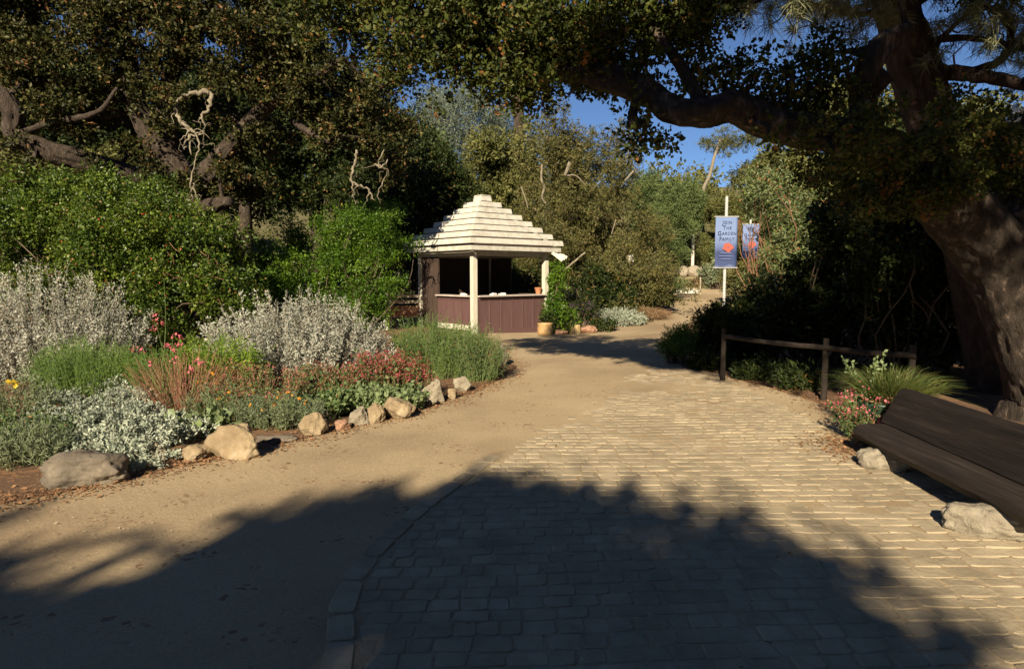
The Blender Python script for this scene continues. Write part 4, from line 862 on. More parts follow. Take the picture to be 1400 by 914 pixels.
bl = make_tree("eucalyptus_tree", "x", "tree", 10, 6.5, "blue_leaf", 64, 17000, 0.2, 0.05, tr=.13, tl=.5, low=.1, bark="bark_pale", lobes=14, shell=.1)
for i, (px, Y, top, lab, sx) in enumerate([(640, 40, 125, "airy blue-green eucalyptus above the kiosk roof, sky showing through", 1.0), (600, 44, 120, "airy blue-green eucalyptus behind the left dark oak", .9), (690, 46, 150, "thin blue-green eucalyptus left of the tall bare trunk", .9)]): place(bl, i > 0, px, Y, top, 10, lab, sx, rz=i * 1.7)
BK = "added trees around the viewer that block skylight"  # unseen oaks added around the viewer to cut skylight and deepen the shade
for i, (x, y, s_, w_) in enumerate([(-15, -20, 1.0, 1.3), (-5, -26, 1.15, 1.3), (5, -24, 1.1, 1.3), (14, -20, 1.1, 1.3), (-22, -10, 1.1, 1.3), (21, -8, 1.2, 1.3), (-20, 3, 1.0, 1.2), (19, 6, 1.2, 1.3), (13, -11, 1.25, 1.2), (-12, -30, 1.4, 1.4), (10, -32, 1.5, 1.4), (0, -36, 1.6, 1.4), (12, -12, 2.0, 1.0), (16, -4, 1.9, 1.0), (18, -16, 2.0, 1.1), (15, 5, 1.5, 1.1)]):
    o = copy_tree(dk, (x, y, 0), "added dark oak out of view, blocking skylight", (s_ * w_, s_ * w_, s_), i * 1.9); o["group"] = BK
# tall bare pine trunk behind the juniper and the slender pine on the slope
tp = at(710, 300, 36); t = thing("pine_tree", (tp.x, 36, H(tp.x, 36)), "tall straight pine whose bare trunk shows above the juniper", "tree")
tm, sk = limb_mesh([[(tp.x, 36, H(tp.x, 36) - .3, .34), ap(709, 200, 36, .3), ap(710, 130, 36, .27), ap(708, 60, 36, .22), ap(712, -60, 36, .12), ap(711, -160, 36, .04)], [ap(710, 185, 36, .1), ap(720, 170, 36, .08), ap(728, 158, 35.6, .05)]], n=10, seed=71)
cls = [(at(712, -80, 36), (2.2, 2.2, 1.6)), (at(700, -10, 36), (2.4, 2, 1.2)), (at(730, 40, 36), (1.4, 1.4, .8)), (at(690, 70, 36), (1.2, 1.2, .6)), (at(712, -140, 36), (1.2, 1.2, 1.4))]
connect(tm, sk, cls, 72, .06, .03); tm.build("trunk", "bark", t, smooth=True); foliage(subclumps(cls, 9, .35, 73), 14000, .2, .03, 74, per=12, tl=.3).build("crown", "far_green", t)
tp = at(962, 300, 50); t = thing("pine_tree", (tp.x, 50, H(tp.x, 50)), "slender pine with bare leaning pinkish trunk on the far slope", "tree")
tm, sk = limb_mesh([[(tp.x, 50, H(tp.x, 50) - .3, .26), ap(960, 270, 50, .15), ap(970, 240, 50, .13), ap(978, 210, 50, .11), ap(985, 190, 50, .07)]], n=8, seed=75)
cls = [(at(985, 190, 50), (1.5, 1.2, .6)), (at(1000, 200, 50), (1.2, 1.2, .5)), (at(972, 198, 50), (.8, .8, .4)), (at(1020, 195, 50), (1.4, 1.2, .5)), (at(990, 205, 50), (.9, .8, .4))]
connect(tm, sk, cls, 76, .06, .03); tm.build("trunk", "bark_pale", t, smooth=True); foliage(subclumps(cls, 9, .35, 77), 5500, .2, .04, 78, per=12, tl=.3, shell=.1).build("crown", "far_olive", t)

# ------------------------------------------------------------------ shrubs of the left bed
def shrub(name, label, cat, px, Y, lobes, mat, n, ll, lw, seed, k=10, frac=.33, tl=None, shell=.3, per=9, stem="twig", extra=None, along=.5, group=None, up=.25):
    b = at(px, 400, Y); zb = H(b.x, Y); o = thing(name, (b.x, Y, zb), label, cat, group)
    cls = [(at(a[0], a[1], Y + (a[3] if len(a) > 3 else 0)), (a[2], a[2], a[2] * .85)) for a in lobes]
    st = MB(); rg = rng_(seed)
    sub = subclumps(cls, k, frac, seed)
    for i in rg.permutation(len(sub))[:40]:
        c = sub[i][0]; branch_to(st, A(b.x + (c[0] - b.x) * .3 + rg.normal(0, .05), Y + rg.normal(0, .12), zb - .05), c, .022, .006, seed * 50 + int(i), bend=.3, n=4, segs=3)
    st.build("stem", stem, o)
    foliage(sub, n, ll, lw, seed + 1, per=per, tl=tl, shell=shell, zcut=None, along=along, up=up).build("foliage", mat, o)
    if extra: extra(o, sub)
    return o
def berries(o, sub):
    rg = rng_(90); Pn, D = clump_twigs(sub[len(sub) // 4:], 130, rg, .9); k = (Pn[:, 1] < 12.3); Pn = Pn[k]
    blossoms(Pn, 5, .05, .035, 91).build("berries", "berry", o)["kind"] = "stuff"
    st = MB()
    for i in range(16):
        s = at(rg.uniform(180, 300), rg.uniform(330, 400), 12.3); e = s + Vector((rg.uniform(.4, .8), -.9, rg.uniform(-.35, .1))); branch_to(st, s[:], e[:], .008, .003, i, n=4)
    st.build("stem", "stem_red", o)
shrub("berry_shrub", "wide dense green shrub with red berry sprays behind the silver shrubs", "shrub", 200, 12.4,
      [(20, 300, .85), (70, 330, .9), (120, 300, .9), (170, 330, .9), (220, 310, .8), (60, 390, .8, -.2), (130, 390, .8, -.3), (200, 390, .8, -.3), (260, 350, .75), (300, 380, .65, -.3), (250, 410, .6, -.5), (-30, 340, 1.0), (320, 410, .5, -.3), (180, 440, .6, -.3), (100, 440, .7)],
      "shrub_leaf", 92000, .06, .037, 81, k=12, tl=.2, extra=berries)
shrub("leafy_shrub", "olive-green shrub on the slope under the gnarled oak at the far left", "shrub", 60, 14.5, [(-10, 280, .9), (50, 270, .8), (110, 280, .8), (160, 285, .7), (215, 290, .7), (260, 320, .6), (300, 330, .5), (20, 330, .9), (290, 370, .6)], "shrub_leaf", 38000, .075, .045, 83, k=10, tl=.25)
shrub("bright_shrub", "bright yellow-green leafy shrub left of the kiosk, overlapping its roof corner", "shrub", 470, 19.2,
      [(380, 345, 0.86), (430, 335, 0.86), (480, 325, 0.86), (515, 320, 0.7), (522, 345, 0.55), (350, 380, 0.80), (400, 390, 0.86), (460, 380, 0.86), (510, 370, 0.80), (370, 425, 0.80), (440, 430, 0.80), (500, 425, 0.69), (522, 395, 0.41), (515, 310, 0.69), (400, 315, 0.52), (470, 300, 0.46), (520, 297, 0.4), (558, 335, 0.26, .6), (541, 388, 0.22, .3), (480, 465, 0.69), (420, 465, 0.69), (512, 440, 0.36)],
      "bright_leaf", 52000, .09, .034, 85, k=8, frac=.36, tl=.32, shell=.15, along=.9)
def silver(name, label, px, Y, r, h, seed, n, mat="silver_leaf", ll=.042, per=130, lean=.6, dome=.55):
    b = at(px, 400, Y); z = H(b.x, Y); st, lv, tips = stems_plant((b.x, Y, z), r, n, h, seed, lean=lean, ll=ll, lw=ll * .42, per=per, low=.1, sr=.005, dome=dome)
    return plant(name, (b.x, Y, z), label, "shrub", [("stem", st, "stem_grey"), ("foliage", lv, mat)])
silver("silver_shrub", "silver-white shrub at the left edge behind the green mound", 50, 10.6, (1.75, .9), 1.75, 101, 430)
silver("silver_shrub", "silver-grey upright shrub behind the red flowers, mid bed", 405, 9.9, (1.5, .75), 1.36, 102, 440, dome=.5)
def stemmed(name, label, cat, px, Y, r, h, seed, nst, mat, ll, lw, per, stem="stem_green", lean=.4, low=.1, dome=.5, extra=None, along=.7):
    b = at(px, 400, Y); z = H(b.x, Y); st, lv, tips = stems_plant((b.x, Y, z), r, nst, h, seed, lean=lean, ll=ll, lw=lw, per=per, low=low, dome=dome, along=along)
    parts = [("stem", st, stem), ("foliage", lv, mat)]
    if extra: parts += extra(tips)
    return plant(name, (b.x, Y, z), label, cat, parts)
stemmed("fern_mound", "low feathery green mound behind the silver ground cover at left", "plant", 112, 8.5, (.75, .45), .80, 111, 420, "feather_green", .05, .006, 55, lean=.25, dome=.3, along=1.6)
stemmed("lime_shrub", "lime-green leafy clump behind the tall pink flowers", "plant", 290, 8.7, (.62, .4), .82, 112, 200, "lime_leaf", .055, .014, 45, lean=.3, dome=.3)
stemmed("lime_shrub", "feathery green tuft left of the tall pink flowers", "plant", 208, 8.3, (.32, .3), .72, 113, 160, "feather_green", .05, .008, 45, lean=.25, dome=.3, along=1.4)
def tall_stalks():
    m = MB(); b = at(240, 560, 7.6)
    for i, (x, y) in enumerate(((212, 435), (224, 380), (237, 458), (246, 460), (183, 478), (194, 478), (206, 497), (238, 492), (270, 493))):
        e = at(x, y, 7.6); branch_to(m, (b.x + i * .03 - .12, 7.6, 0), e[:], .006, .003, i + 500, bend=.1, n=4)
    return m
stemmed("pink_flower", "tall thin-stemmed plant with pink blossoms on reddish stalks", "flower", 245, 7.6, (.34, .22), .80, 114, 190, "petal_rust", .03, .006, 16, stem="stem_red", lean=.7, dome=.25,
        extra=lambda t: [("blossom", blossoms([at(x, y, 7.6)[:] for x, y in ((210, 432), (214, 438), (222, 442), (237, 458), (246, 460), (183, 478), (194, 478), (206, 497), (238, 492), (228, 472), (270, 493), (275, 495), (236, 478), (209, 450), (244, 470), (262, 505))], 11, .018, .034, 1), "petal_pink"), ("stalk", tall_stalks(), "stem_green")])
stemmed("rosemary_bush", "upright green herb bush at the bed's corner in front of the kiosk", "plant", 598, 10.6, (.85, .5), .92, 115, 330, "rosemary", .05, .009, 70, lean=.35, dome=.3, along=1.2)
stemmed("spiky_herb", "grey-green upright herb at the right tip of the bed", "plant", 655, 10.2, (.36, .32), .82, 116, 110, "herb_leaf", .05, .010, 60, lean=.35, dome=.35, along=1.0)
def reds(mat, n, s, size, frac=1.0):
    return lambda t: [("blossom", blossoms(t[: int(len(t) * frac)], n, s, size * .85, 5), mat)]
stemmed("red_buckwheat", "low plant with a dome of bright red flower heads by the herb bush", "flower", 525, 8.5, (.52, .32), .62, 121, 130, "herb_leaf", .05, .028, 34, stem="stem_red", lean=.5, dome=.35, extra=reds("petal_red", 26, .045, .028))
stemmed("red_buckwheat", "low plant with faded rust-red flower heads, left of the bright red one", "flower", 440, 8.3, (.55, .32), .50, 122, 110, "herb_leaf", .05, .026, 36, stem="stem_red", lean=.5, dome=.35, extra=reds("petal_rust", 14, .05, .026))
stemmed("red_buckwheat", "sparse plant with red flower heads above the orange poppies", "flower", 345, 7.5, (.55, .3), .60, 123, 120, "herb_leaf", .045, .016, 26, stem="stem_red", lean=.5, dome=.35, extra=reds("petal_rust", 12, .04, .026, .7))
stemmed("poppy_plant", "ferny grey-green plant dotted with orange poppies behind the big tan rock", "flower", 375, 7.05, (.52, .26), .36, 124, 150, "grey_green", .04, .009, 46, lean=.6, dome=.3, extra=lambda t: [("blossom", blossoms(t[:16], 4, .008, .03, 7, .02), "petal_orange")])
stemmed("poppy_plant", "small ferny plant with orange poppies beside the pink flowers", "flower", 300, 7.3, (.35, .2), .48, 125, 60, "grey_green", .04, .009, 36, lean=.6, dome=.3, extra=lambda t: [("blossom", blossoms(t[:10], 4, .008, .03, 7, .02), "petal_orange")])
stemmed("herb_clump", "round-leaved green clump in front of the red flowers", "plant", 515, 7.9, (.62, .28), .30, 126, 150, "big_leaf", .06, .05, 18, lean=.7, dome=.3)
stemmed("herb_clump", "round-leaved green clump in front of the faded red flowers", "plant", 430, 7.55, (.4, .22), .30, 127, 100, "herb_leaf", .055, .04, 18, lean=.7, dome=.3)
stemmed("broadleaf_plant", "pale green broad-leaved plant left of the big tan rock", "plant", 268, 6.75, (.30, .2), .24, 128, 46, "big_leaf", .085, .07, 9, lean=.9, dome=.2)
stemmed("herb_clump", "low dark green clump at the left edge above the sunken rock", "plant", 15, 6.3, (.55, .4), .30, 129, 150, "herb_leaf", .045, .02, 36, lean=.7, dome=.4)
stemmed("grey_clump", "wispy grey-green clump in the lower left corner of the bed", "plant", 12, 5.7, (.5, .3), .33, 130, 110, "grey_green", .06, .01, 40, lean=.7, dome=.4)
stemmed("yellow_flower", "grey-green plant with a single yellow flower at the left edge", "flower", 14, 7.3, (.4, .3), .52, 131, 70, "grey_green", .05, .014, 36, lean=.5, dome=.4, extra=lambda t: [("blossom", blossoms([at(16, 522, 7.2)[:], at(20, 524, 7.2)[:]], 10, .015, .05, 3), "petal_yellow")])
# silver ground cover
gb = at(150, 600, 6.5); gc = thing("silver_ground_cover", (gb.x, 6.5, 0), "spreading pale silver-green mat beside the path, spilling over the sunken rock", "plant")
cls = []
for (px, py, r, h) in [(110, 560, .5, .2), (160, 555, .55, .24), (70, 575, .4, .16), (210, 575, .42, .2), (150, 590, .5, .22), (190, 605, .38, .2), (100, 590, .42, .18), (235, 590, .3, .14), (185, 628, .22, .15), (170, 540, .5, .26), (110, 537, .4, .22), (210, 553, .4, .2), (250, 585, .18, .1), (150, 615, .3, .16), (180, 612, .2, .24), (200, 618, .16, .2), (165, 612, .16, .2)]:
    p = P(px, py + 14); cls.append(((p.x, p.y, .06), (r, r, h)))
st = MB()
for i, (c, r) in enumerate(cls): branch_to(st, (gb.x, 6.5, -.01), (c[0] + .05, c[1] - .05, c[2] + r[2] * .6), .012, .004, i + 40, bend=.08, n=4)
st.build("stem", "stem_grey", gc)
sub = subclumps(cls, 12, .26, 141); rgc = rng_(142); Pn, D = clump_twigs(sub, 4200, rgc, .6, up=.8); k = Pn[:, 2] > .0; Pn, D = Pn[k], D[k]
MB().quads(twig_leaves(Pn, D, 13, .07, .036, .018, rgc, .6)).build("foliage", "silver_green", gc)
# plant label on a stake
lp = at(182, 587, 5.95); t = thing("plant_label", (lp.x, lp.y, 0), "small blank grey-brown label plate on a stake in the silver mat", "label")
ax = unit(A(1, -.1, 0)); fwd = unit(A(-.05, -.75, .66)); nn = np.cross(ax, np.cross(fwd, ax)); upv = unit(np.cross(fwd, ax))
MB().box(lp, (.135, .004, .085), (ax, fwd, -upv)).build("plate", "label_metal", t)
MB().tube([(lp.x, lp.y + .02, -.05), (lp.x, lp.y + .012, lp.z - .01)], .006, n=6).build("stake", "metal_grey", t)

# ------------------------------------------------------------------ rocks edging the bed
G = "rocks edging the flower bed"
def edge_rock(px, pyb, wpx, hpx, seed, mat, label, depth=.8, rz=0.0, facets=7, sink=.42):
    p = P(px, pyb); s = p.y / FOC; w = wpx * s; d = w * depth; rock((p.x, p.y + d * .38, 0), (w * 1.08, d * 1.1, hpx * s * .84), seed, mat, label, G, facets, rz, sink)
edge_rock(103, 668, 112, 40, 1, "greystone", "large sunken grey-brown rock at the left end of the bed edge", depth=.7, rz=.15)
edge_rock(262, 630, 44, 16, 2, "sandstone", "small flat tan rock just left of the big tan boulder", facets=5)
edge_rock(315, 628, 72, 40, 3, "sandstone", "biggest tan boulder, flat-ended, on the bed edge", depth=.62, facets=6, rz=-.1)
edge_rock(424, 597, 37, 27, 4, "sandstone", "blocky tan rock in front of the orange poppies", depth=.9)
edge_rock(467, 589, 24, 14, 5, "redstone", "small brownish rock between the blocky rock and the split pale ones")
edge_rock(488, 582, 32, 22, 6, "whitestone", "angular pale rock with a bright left face, touching its longer neighbour", facets=9)
edge_rock(511, 579, 34, 22, 7, "sandstone", "longer flat-topped tan rock right of the angular pale one", facets=6)
edge_rock(543, 573, 42, 26, 8, "sandstone", "smooth rounded tan rock below the red flowers", facets=3)
edge_rock(589, 552, 36, 26, 9, "whitestone", "tall pale grey rock with a dark right side", depth=.8, facets=8)
edge_rock(618, 546, 17, 13, 10, "sandstone", "small low rock between the tall pale one and the crusted white one")
edge_rock(632, 536, 30, 16, 12, "whitestone", "crusted whitish rock under the herb bush", facets=10)
edge_rock(213, 630, 30, 22, 13, "whitestone", "pale rock half covered by the silver mat", facets=8)
edge_rock(686, 500, 18, 26, 14, "greystone", "rough brown stone at the right tip of the bed", facets=9)
edge_rock(437, 575, 40, 15, 15, "greystone", "flat dark slab lying behind the blocky tan rock", depth=.5)
edge_rock(375, 605, 60, 8, 16, "greystone", "low dark stone in the shadow beside the big tan boulder", depth=.4)

# ------------------------------------------------------------------ planting between kiosk and path
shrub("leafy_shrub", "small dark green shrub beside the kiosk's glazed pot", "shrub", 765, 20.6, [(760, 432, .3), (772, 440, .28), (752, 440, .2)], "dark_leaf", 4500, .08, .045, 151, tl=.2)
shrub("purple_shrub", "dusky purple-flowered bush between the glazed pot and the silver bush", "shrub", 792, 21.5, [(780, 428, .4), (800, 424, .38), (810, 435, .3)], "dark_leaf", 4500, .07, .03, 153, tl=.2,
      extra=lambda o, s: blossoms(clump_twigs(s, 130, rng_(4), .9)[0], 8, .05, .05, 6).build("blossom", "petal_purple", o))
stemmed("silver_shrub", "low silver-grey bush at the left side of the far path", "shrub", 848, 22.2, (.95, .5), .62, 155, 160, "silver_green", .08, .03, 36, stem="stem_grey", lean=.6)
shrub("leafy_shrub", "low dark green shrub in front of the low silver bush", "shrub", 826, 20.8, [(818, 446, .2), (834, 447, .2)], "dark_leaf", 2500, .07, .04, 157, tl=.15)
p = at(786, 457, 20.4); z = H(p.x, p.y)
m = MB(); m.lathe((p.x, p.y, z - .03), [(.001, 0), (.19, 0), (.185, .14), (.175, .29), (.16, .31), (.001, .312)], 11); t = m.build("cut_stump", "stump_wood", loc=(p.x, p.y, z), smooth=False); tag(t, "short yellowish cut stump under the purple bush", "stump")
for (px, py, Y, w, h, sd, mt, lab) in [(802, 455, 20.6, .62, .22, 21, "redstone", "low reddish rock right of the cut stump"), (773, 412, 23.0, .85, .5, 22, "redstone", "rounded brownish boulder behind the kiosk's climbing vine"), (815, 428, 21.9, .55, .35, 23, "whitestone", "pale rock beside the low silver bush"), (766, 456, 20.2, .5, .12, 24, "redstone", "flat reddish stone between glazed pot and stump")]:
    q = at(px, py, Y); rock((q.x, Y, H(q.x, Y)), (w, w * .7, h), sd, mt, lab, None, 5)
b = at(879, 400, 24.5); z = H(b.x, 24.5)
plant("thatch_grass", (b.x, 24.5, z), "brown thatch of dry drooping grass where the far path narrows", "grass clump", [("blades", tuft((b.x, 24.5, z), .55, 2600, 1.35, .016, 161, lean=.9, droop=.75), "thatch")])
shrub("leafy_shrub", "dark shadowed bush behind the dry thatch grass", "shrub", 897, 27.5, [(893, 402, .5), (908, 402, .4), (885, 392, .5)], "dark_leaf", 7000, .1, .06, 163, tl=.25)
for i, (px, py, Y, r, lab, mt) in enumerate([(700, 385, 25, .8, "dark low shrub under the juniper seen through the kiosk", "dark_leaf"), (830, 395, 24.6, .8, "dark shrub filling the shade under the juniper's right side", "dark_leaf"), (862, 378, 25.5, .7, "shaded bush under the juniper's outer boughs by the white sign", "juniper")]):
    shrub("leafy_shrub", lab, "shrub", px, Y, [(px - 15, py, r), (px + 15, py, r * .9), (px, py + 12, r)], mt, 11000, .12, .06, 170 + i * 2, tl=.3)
# far slope: bushes, stones, white markers
FS = "bushes on the far slope beside the path"
for i, (px, py, Y, r, mt, lab) in enumerate([(925, 345, 46, 1.2, "far_olive", "olive bush on the far slope, left of the white post's foot"), (955, 350, 45.5, 1.1, "far_olive", "olive bush right of the white post's foot"), (900, 352, 45, 1.2, "dark_leaf", "dark bush above the pale stones"), (985, 378, 37, .7, "grey_green", "dry grey-green bush behind the banner pole"), (1008, 385, 31, .6, "juniper", "dry olive bush right of the banner pole's foot"), (968, 390, 38, .45, "thatch", "low dry bush above the white board"), (872, 352, 40, 1.2, "dark_leaf", "dark bush right of the small white sign"), (1003, 345, 45, 1.3, "far_green", "green bush right of the nearer banner")]):
    shrub("bush", lab, "bush", px, Y, [(px - 12, py, r * .8), (px + 12, py + 4, r * .8), (px, py - 8, r * .8)], mt, 6000, .13, .06, 190 + i * 2, tl=.3, group=FS)
for i, (px, py, w, lab) in enumerate([(868, 384, .9, "pale stone at the left end of the far stone row"), (885, 381, 1.0, "pale stone second from the left in the far row"), (902, 378, 1.2, "rounded pale stone in the far row under the dark bush"), (918, 374, 1.2, "largest pale stone of the far row"), (934, 376, 1.0, "pale stone right of the largest in the far row"), (948, 380, 1.1, "flat pale stone below the olive bush"), (966, 372, 1.4, "pale stone just left of the banner cloth"), (893, 388, .7, "small pale stone in front of the far row")]):
    Y = 40.5 if py > 385 else 42.5; q = at(px, py + 4, Y); rock((q.x, Y, H(q.x, Y)), (w, w * .8, .6), 210 + i, "whitestone", lab, "pale stones on the far slope", 6, sub=3)
q = at(947, 345, 43); zt = at(947, 320, 43).z; zg = H(q.x, 43); m = MB().box((q.x, 43, (zg + zt) / 2 - .1), (.17, .15, zt - zg + .2)).box((q.x, 43, zt + .02), (.2, .18, .05)); tag(m.build("marker_post", "white_post", loc=(q.x, 43, zg)), "plain white post on the far slope left of the banner", "post")
q = at(862, 362, 25.0); z = H(q.x, 25); t = thing("small_sign", (q.x, 25, z), "small white plate sign on a brown stake against the juniper", "sign")
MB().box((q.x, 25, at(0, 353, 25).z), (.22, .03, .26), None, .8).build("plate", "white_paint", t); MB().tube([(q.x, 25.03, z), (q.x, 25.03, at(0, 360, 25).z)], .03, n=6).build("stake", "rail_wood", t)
q = at(941, 398, 34.5); z = H(q.x, 34.5); t = thing("low_barrier", (q.x, 34.5, z), "low white board with a thin post across the end of the path", "barrier")
MB().box((q.x - .05, 34.5, z + .22), (1.15, .06, .22)).build("board", "white_paint", t); MB().tube([(q.x + .62, 34.5, z), (q.x + .62, 34.5, z + .95)], .035, n=6).build("post", "rail_pale", t)
b = at(876, 380, 28.5); z = H(b.x, 28.5); st, lv, tp_ = stems_plant((b.x, 28.5, z), .35, 30, .8, 218, per=20, ll=.09, lw=.05); plant("yellow_flower", (b.x, 28.5, z), "bluish-green plant with orange flowers beside the far stones", "flower", [("stem", st, "stem_green"), ("foliage", lv, "blue_leaf"), ("blossom", blossoms(tp_[:8], 5, .04, .08, 3), "petal_orange")])
b = at(914, 385, 39.5); z = H(b.x, 39.5); st, lv, tp_ = stems_plant((b.x, 39.5, z), .25, 20, .7, 219, per=16, ll=.09, lw=.04); plant("yellow_flower", (b.x, 39.5, z), "small yellow-flowered plant in front of the far stones", "flower", [("stem", st, "stem_green"), ("foliage", lv, "far_green"), ("blossom", blossoms(tp_[:12], 6, .05, .09, 4), "petal_yellow")])

# ------------------------------------------------------------------ right bank
RB = "dark shrubs on the right bank"
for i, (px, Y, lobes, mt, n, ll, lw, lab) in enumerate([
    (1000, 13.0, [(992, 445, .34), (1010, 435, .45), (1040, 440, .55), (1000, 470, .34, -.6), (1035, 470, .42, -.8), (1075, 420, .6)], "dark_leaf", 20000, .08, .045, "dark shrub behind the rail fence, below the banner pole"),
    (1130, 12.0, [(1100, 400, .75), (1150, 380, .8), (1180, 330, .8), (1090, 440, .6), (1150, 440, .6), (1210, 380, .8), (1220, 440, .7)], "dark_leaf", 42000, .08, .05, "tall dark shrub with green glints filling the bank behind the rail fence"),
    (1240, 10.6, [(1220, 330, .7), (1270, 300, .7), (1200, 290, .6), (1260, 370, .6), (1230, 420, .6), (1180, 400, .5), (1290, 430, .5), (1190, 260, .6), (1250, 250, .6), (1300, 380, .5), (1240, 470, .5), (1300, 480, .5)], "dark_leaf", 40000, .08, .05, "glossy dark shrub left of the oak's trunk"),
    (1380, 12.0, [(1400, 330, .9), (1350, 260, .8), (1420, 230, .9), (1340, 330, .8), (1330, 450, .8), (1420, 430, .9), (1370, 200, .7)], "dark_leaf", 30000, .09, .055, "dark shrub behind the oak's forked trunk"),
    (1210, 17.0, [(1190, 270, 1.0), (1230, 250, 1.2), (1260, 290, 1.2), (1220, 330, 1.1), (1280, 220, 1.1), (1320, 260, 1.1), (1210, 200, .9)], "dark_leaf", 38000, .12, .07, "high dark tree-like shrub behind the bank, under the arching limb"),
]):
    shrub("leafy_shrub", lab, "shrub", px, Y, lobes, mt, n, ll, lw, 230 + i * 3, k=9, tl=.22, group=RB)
shrub("sapling", "airy light-green sapling covering the second banner", "tree", 1062, 21.0, [(1040, 260, .7), (1065, 290, .8), (1085, 330, .8), (1050, 250, .5), (1110, 290, .8), (1070, 370, .8), (1120, 340, .8), (1030, 385, .5, 1.0), (1048, 320, .28, 1.2), (1140, 300, .7), (1010, 300, .0001, 0), (1030, 280, .35)], "euca_leaf", 21000, .12, .04, 251, k=9, tl=.3, shell=.15, stem="stem_red")
shrub("sapling", "yellow-green sapling at the sunlit side of the right bank", "tree", 1130, 19.0, [(1110, 370, .7), (1150, 350, .7), (1090, 400, .6), (1140, 300, .6), (1180, 330, .6)], "euca_leaf", 13000, .11, .045, 254, k=9, tl=.3, shell=.15, stem="stem_red")
# low conifer at the bank's left end, catching the sun
shrub("low_conifer", "bright green low bush at the bank's left tip, catching the sun", "shrub", 926, 12.2, [(922, 468, .2), (932, 476, .16), (916, 476, .12), (936, 458, .18)], "feather_green", 5500, .07, .014, 257, k=10, tl=.16, along=1.2)
shrub("low_conifer", "dark low bush with reddish stems right of the bright green one", "shrub", 955, 12.2, [(972, 440, .26), (980, 455, .28), (962, 474, .22), (985, 478, .25)], "dark_leaf", 12000, .07, .02, 259, k=10, tl=.16, along=1.0)
for i, (px, Y, lab) in enumerate([(1040, 10.3, "low shaded fern at the path's right edge under the rail fence"), (1100, 9.4, "small shaded clump by the second fence post"), (975, 11.4, "shaded clump at the left end of the rail fence")]):
    stemmed("shade_plant", lab, "plant", px, Y, (.4, .3), .38, 261 + i, 60, "dark_leaf", .08, .03, 20, lean=.8)
# rail fence
fr = [A(*P(988, 520)), A(*P(1126, 547)), A(4.75, 7.75, 0)]
fence = thing("rail_fence", (fr[0][0], fr[0][1], 0), "low dark wooden rail fence along the right edge of the path", "fence")
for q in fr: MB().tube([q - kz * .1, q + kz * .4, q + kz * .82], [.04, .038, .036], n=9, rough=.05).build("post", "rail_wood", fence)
for i in range(2):
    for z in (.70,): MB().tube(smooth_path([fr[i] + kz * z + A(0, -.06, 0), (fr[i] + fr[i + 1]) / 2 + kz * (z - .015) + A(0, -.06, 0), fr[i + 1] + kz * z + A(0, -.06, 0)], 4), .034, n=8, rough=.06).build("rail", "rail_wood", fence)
# green pot with grasses and flowers behind the bench's end
gp = P(1216, 600); gp = Vector((3.78, 6.62, 0))
t = MB().lathe(gp, [(.001, 0), (.20, 0), (.235, .12), (.255, .30), (.27, .34), (.27, .38), (.235, .38), (.22, .31), (.001, .30)], 28).build("green_pot", "green_glaze", loc=gp, smooth=True); tag(t, "dark green glazed pot behind the far end of the log bench", "pot")
plant("potted_grass", (gp.x, gp.y, .30), "spiky green and yellow grass growing in the dark green pot", "grass clump", [("blades", tuft((gp.x + .10, gp.y + .02, .30), .19, 1700, .84, .0065, 271, lean=.6, droop=.5), "grass_blade")])
st, lv, tp_ = stems_plant((gp.x - .05, gp.y + .08, .3), .10, 11, .62, 272, ll=.042, lw=.03, per=14, lean=.9, low=.55)
plant("potted_herb", (gp.x - .05, gp.y - .02, .3), "round-leaved grey-green herb among the potted grass", "plant", [("stem", st, "stem_green"), ("foliage", lv, "big_leaf")])
st, lv, tp_ = stems_plant((gp.x - .24, gp.y - .1, .02), (.20, .16), 60, .46, 273, ll=.04, lw=.018, per=34, lean=.6, dome=.4, low=.08)
plant("pink_flower", (gp.x - .24, gp.y - .1, 0), "pink-flowered clump left of the dark green pot", "flower", [("stem", st, "stem_red"), ("foliage", lv, "herb_leaf"), ("blossom", blossoms(tp_[:40], 10, .03, .024, 2), "petal_pink")])
st, lv, tp_ = stems_plant((gp.x - .26, gp.y - .42, 0), (.17, .13), 60, .20, 274, ll=.035, lw=.018, per=16, lean=.7, dome=.4)
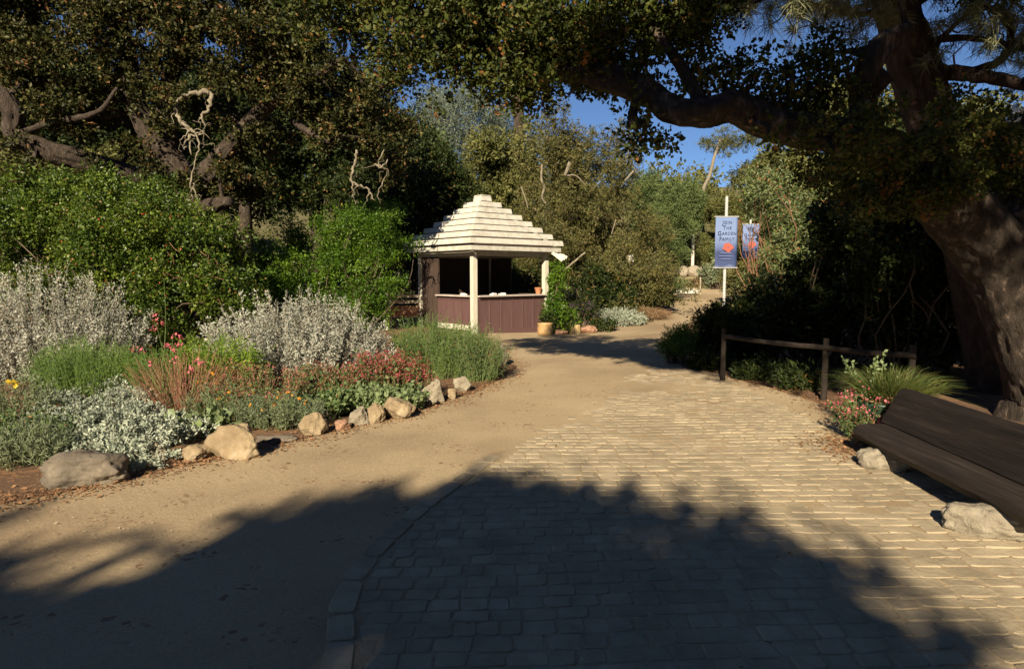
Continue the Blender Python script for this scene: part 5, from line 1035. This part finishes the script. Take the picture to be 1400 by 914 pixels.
plant("red_succulent", (gp.x - .26, gp.y - .42, 0), "low reddish succulent clump by the bench's far end", "plant", [("stem", st, "stem_red"), ("foliage", lv, "herb_leaf"), ("blossom", blossoms(tp_, 12, .03, .026, 3), "petal_rust")])
# lamp on a curved arm at the right
lx = at(1387, 160, 11.0); t = thing("path_lamp", (lx.x + .9, 11.0, 0), "white bell-shaped lamp on a curved arm beyond the oak's trunk", "lamp")
MB().lathe((lx.x, lx.y, lx.z - .16), [(.001, .01), (.10, 0), (.135, .02), (.14, .10), (.12, .16), (.065, .19), (.055, .30), (.04, .315), (.038, .35), (.001, .355)], 20).build("lamp_shade", "white_metal", t, smooth=True)
MB().tube(smooth_path([(lx.x + .05, 11, lx.z + .08), (lx.x + .2, 11, lx.z + .12), (lx.x + .45, 11, lx.z + .08), (lx.x + .9, 11, lx.z - .1)], 5), .022, n=8).build("arm", "white_metal", t, smooth=True)
MB().tube([(lx.x + .9, 11, -.1), (lx.x + .9, 11, lx.z + .05)], .05, n=10).build("pole", "metal_grey", t)

# ------------------------------------------------------------------ far woodland
rg = rng_(300); cls = []
for i in range(46):
    x = rg.uniform(-75, 75); y = rg.uniform(62, 95); z = H(x, y); hh = rg.uniform(3.0, 5.0); r = rg.uniform(2.5, 4.0)
    cls.append(((x, y, z + hh * .5), (r, r, hh * .62)))
cl2 = []
for i in range(420):
    x = rg.uniform(-34, 34); y = rg.uniform(22.5, 62)
    if in_poly(x, y, path_outline) or (abs(x - KC[0]) < 3.4 and y < 25.5) or (4 < x < 15.5 and 33 < y < 44): continue
    q = rg.uniform(.6, 1.5); cl2.append(((x, y, H(x, y) + .1), (q, q, q * rg.uniform(.3, .65))))
for i in range(60):
    x = rg.uniform(-13, -5.4); y = rg.uniform(14, 23); q = rg.uniform(.4, .9); cl2.append(((x, y, H(x, y) + .05), (q, q, q * .5)))
tag(foliage(subclumps(cl2, 5, .45, 304), 70000, .16, .08, 305, per=9, tl=.4, shell=.4).build("undergrowth", "far_olive"), kind="stuff")
tag(foliage(subclumps(cls, 10, .33, 301), 60000, .4, .22, 302, per=9, tl=1.0, shell=.4).build("far_woodland", "far_olive"), kind="stuff")
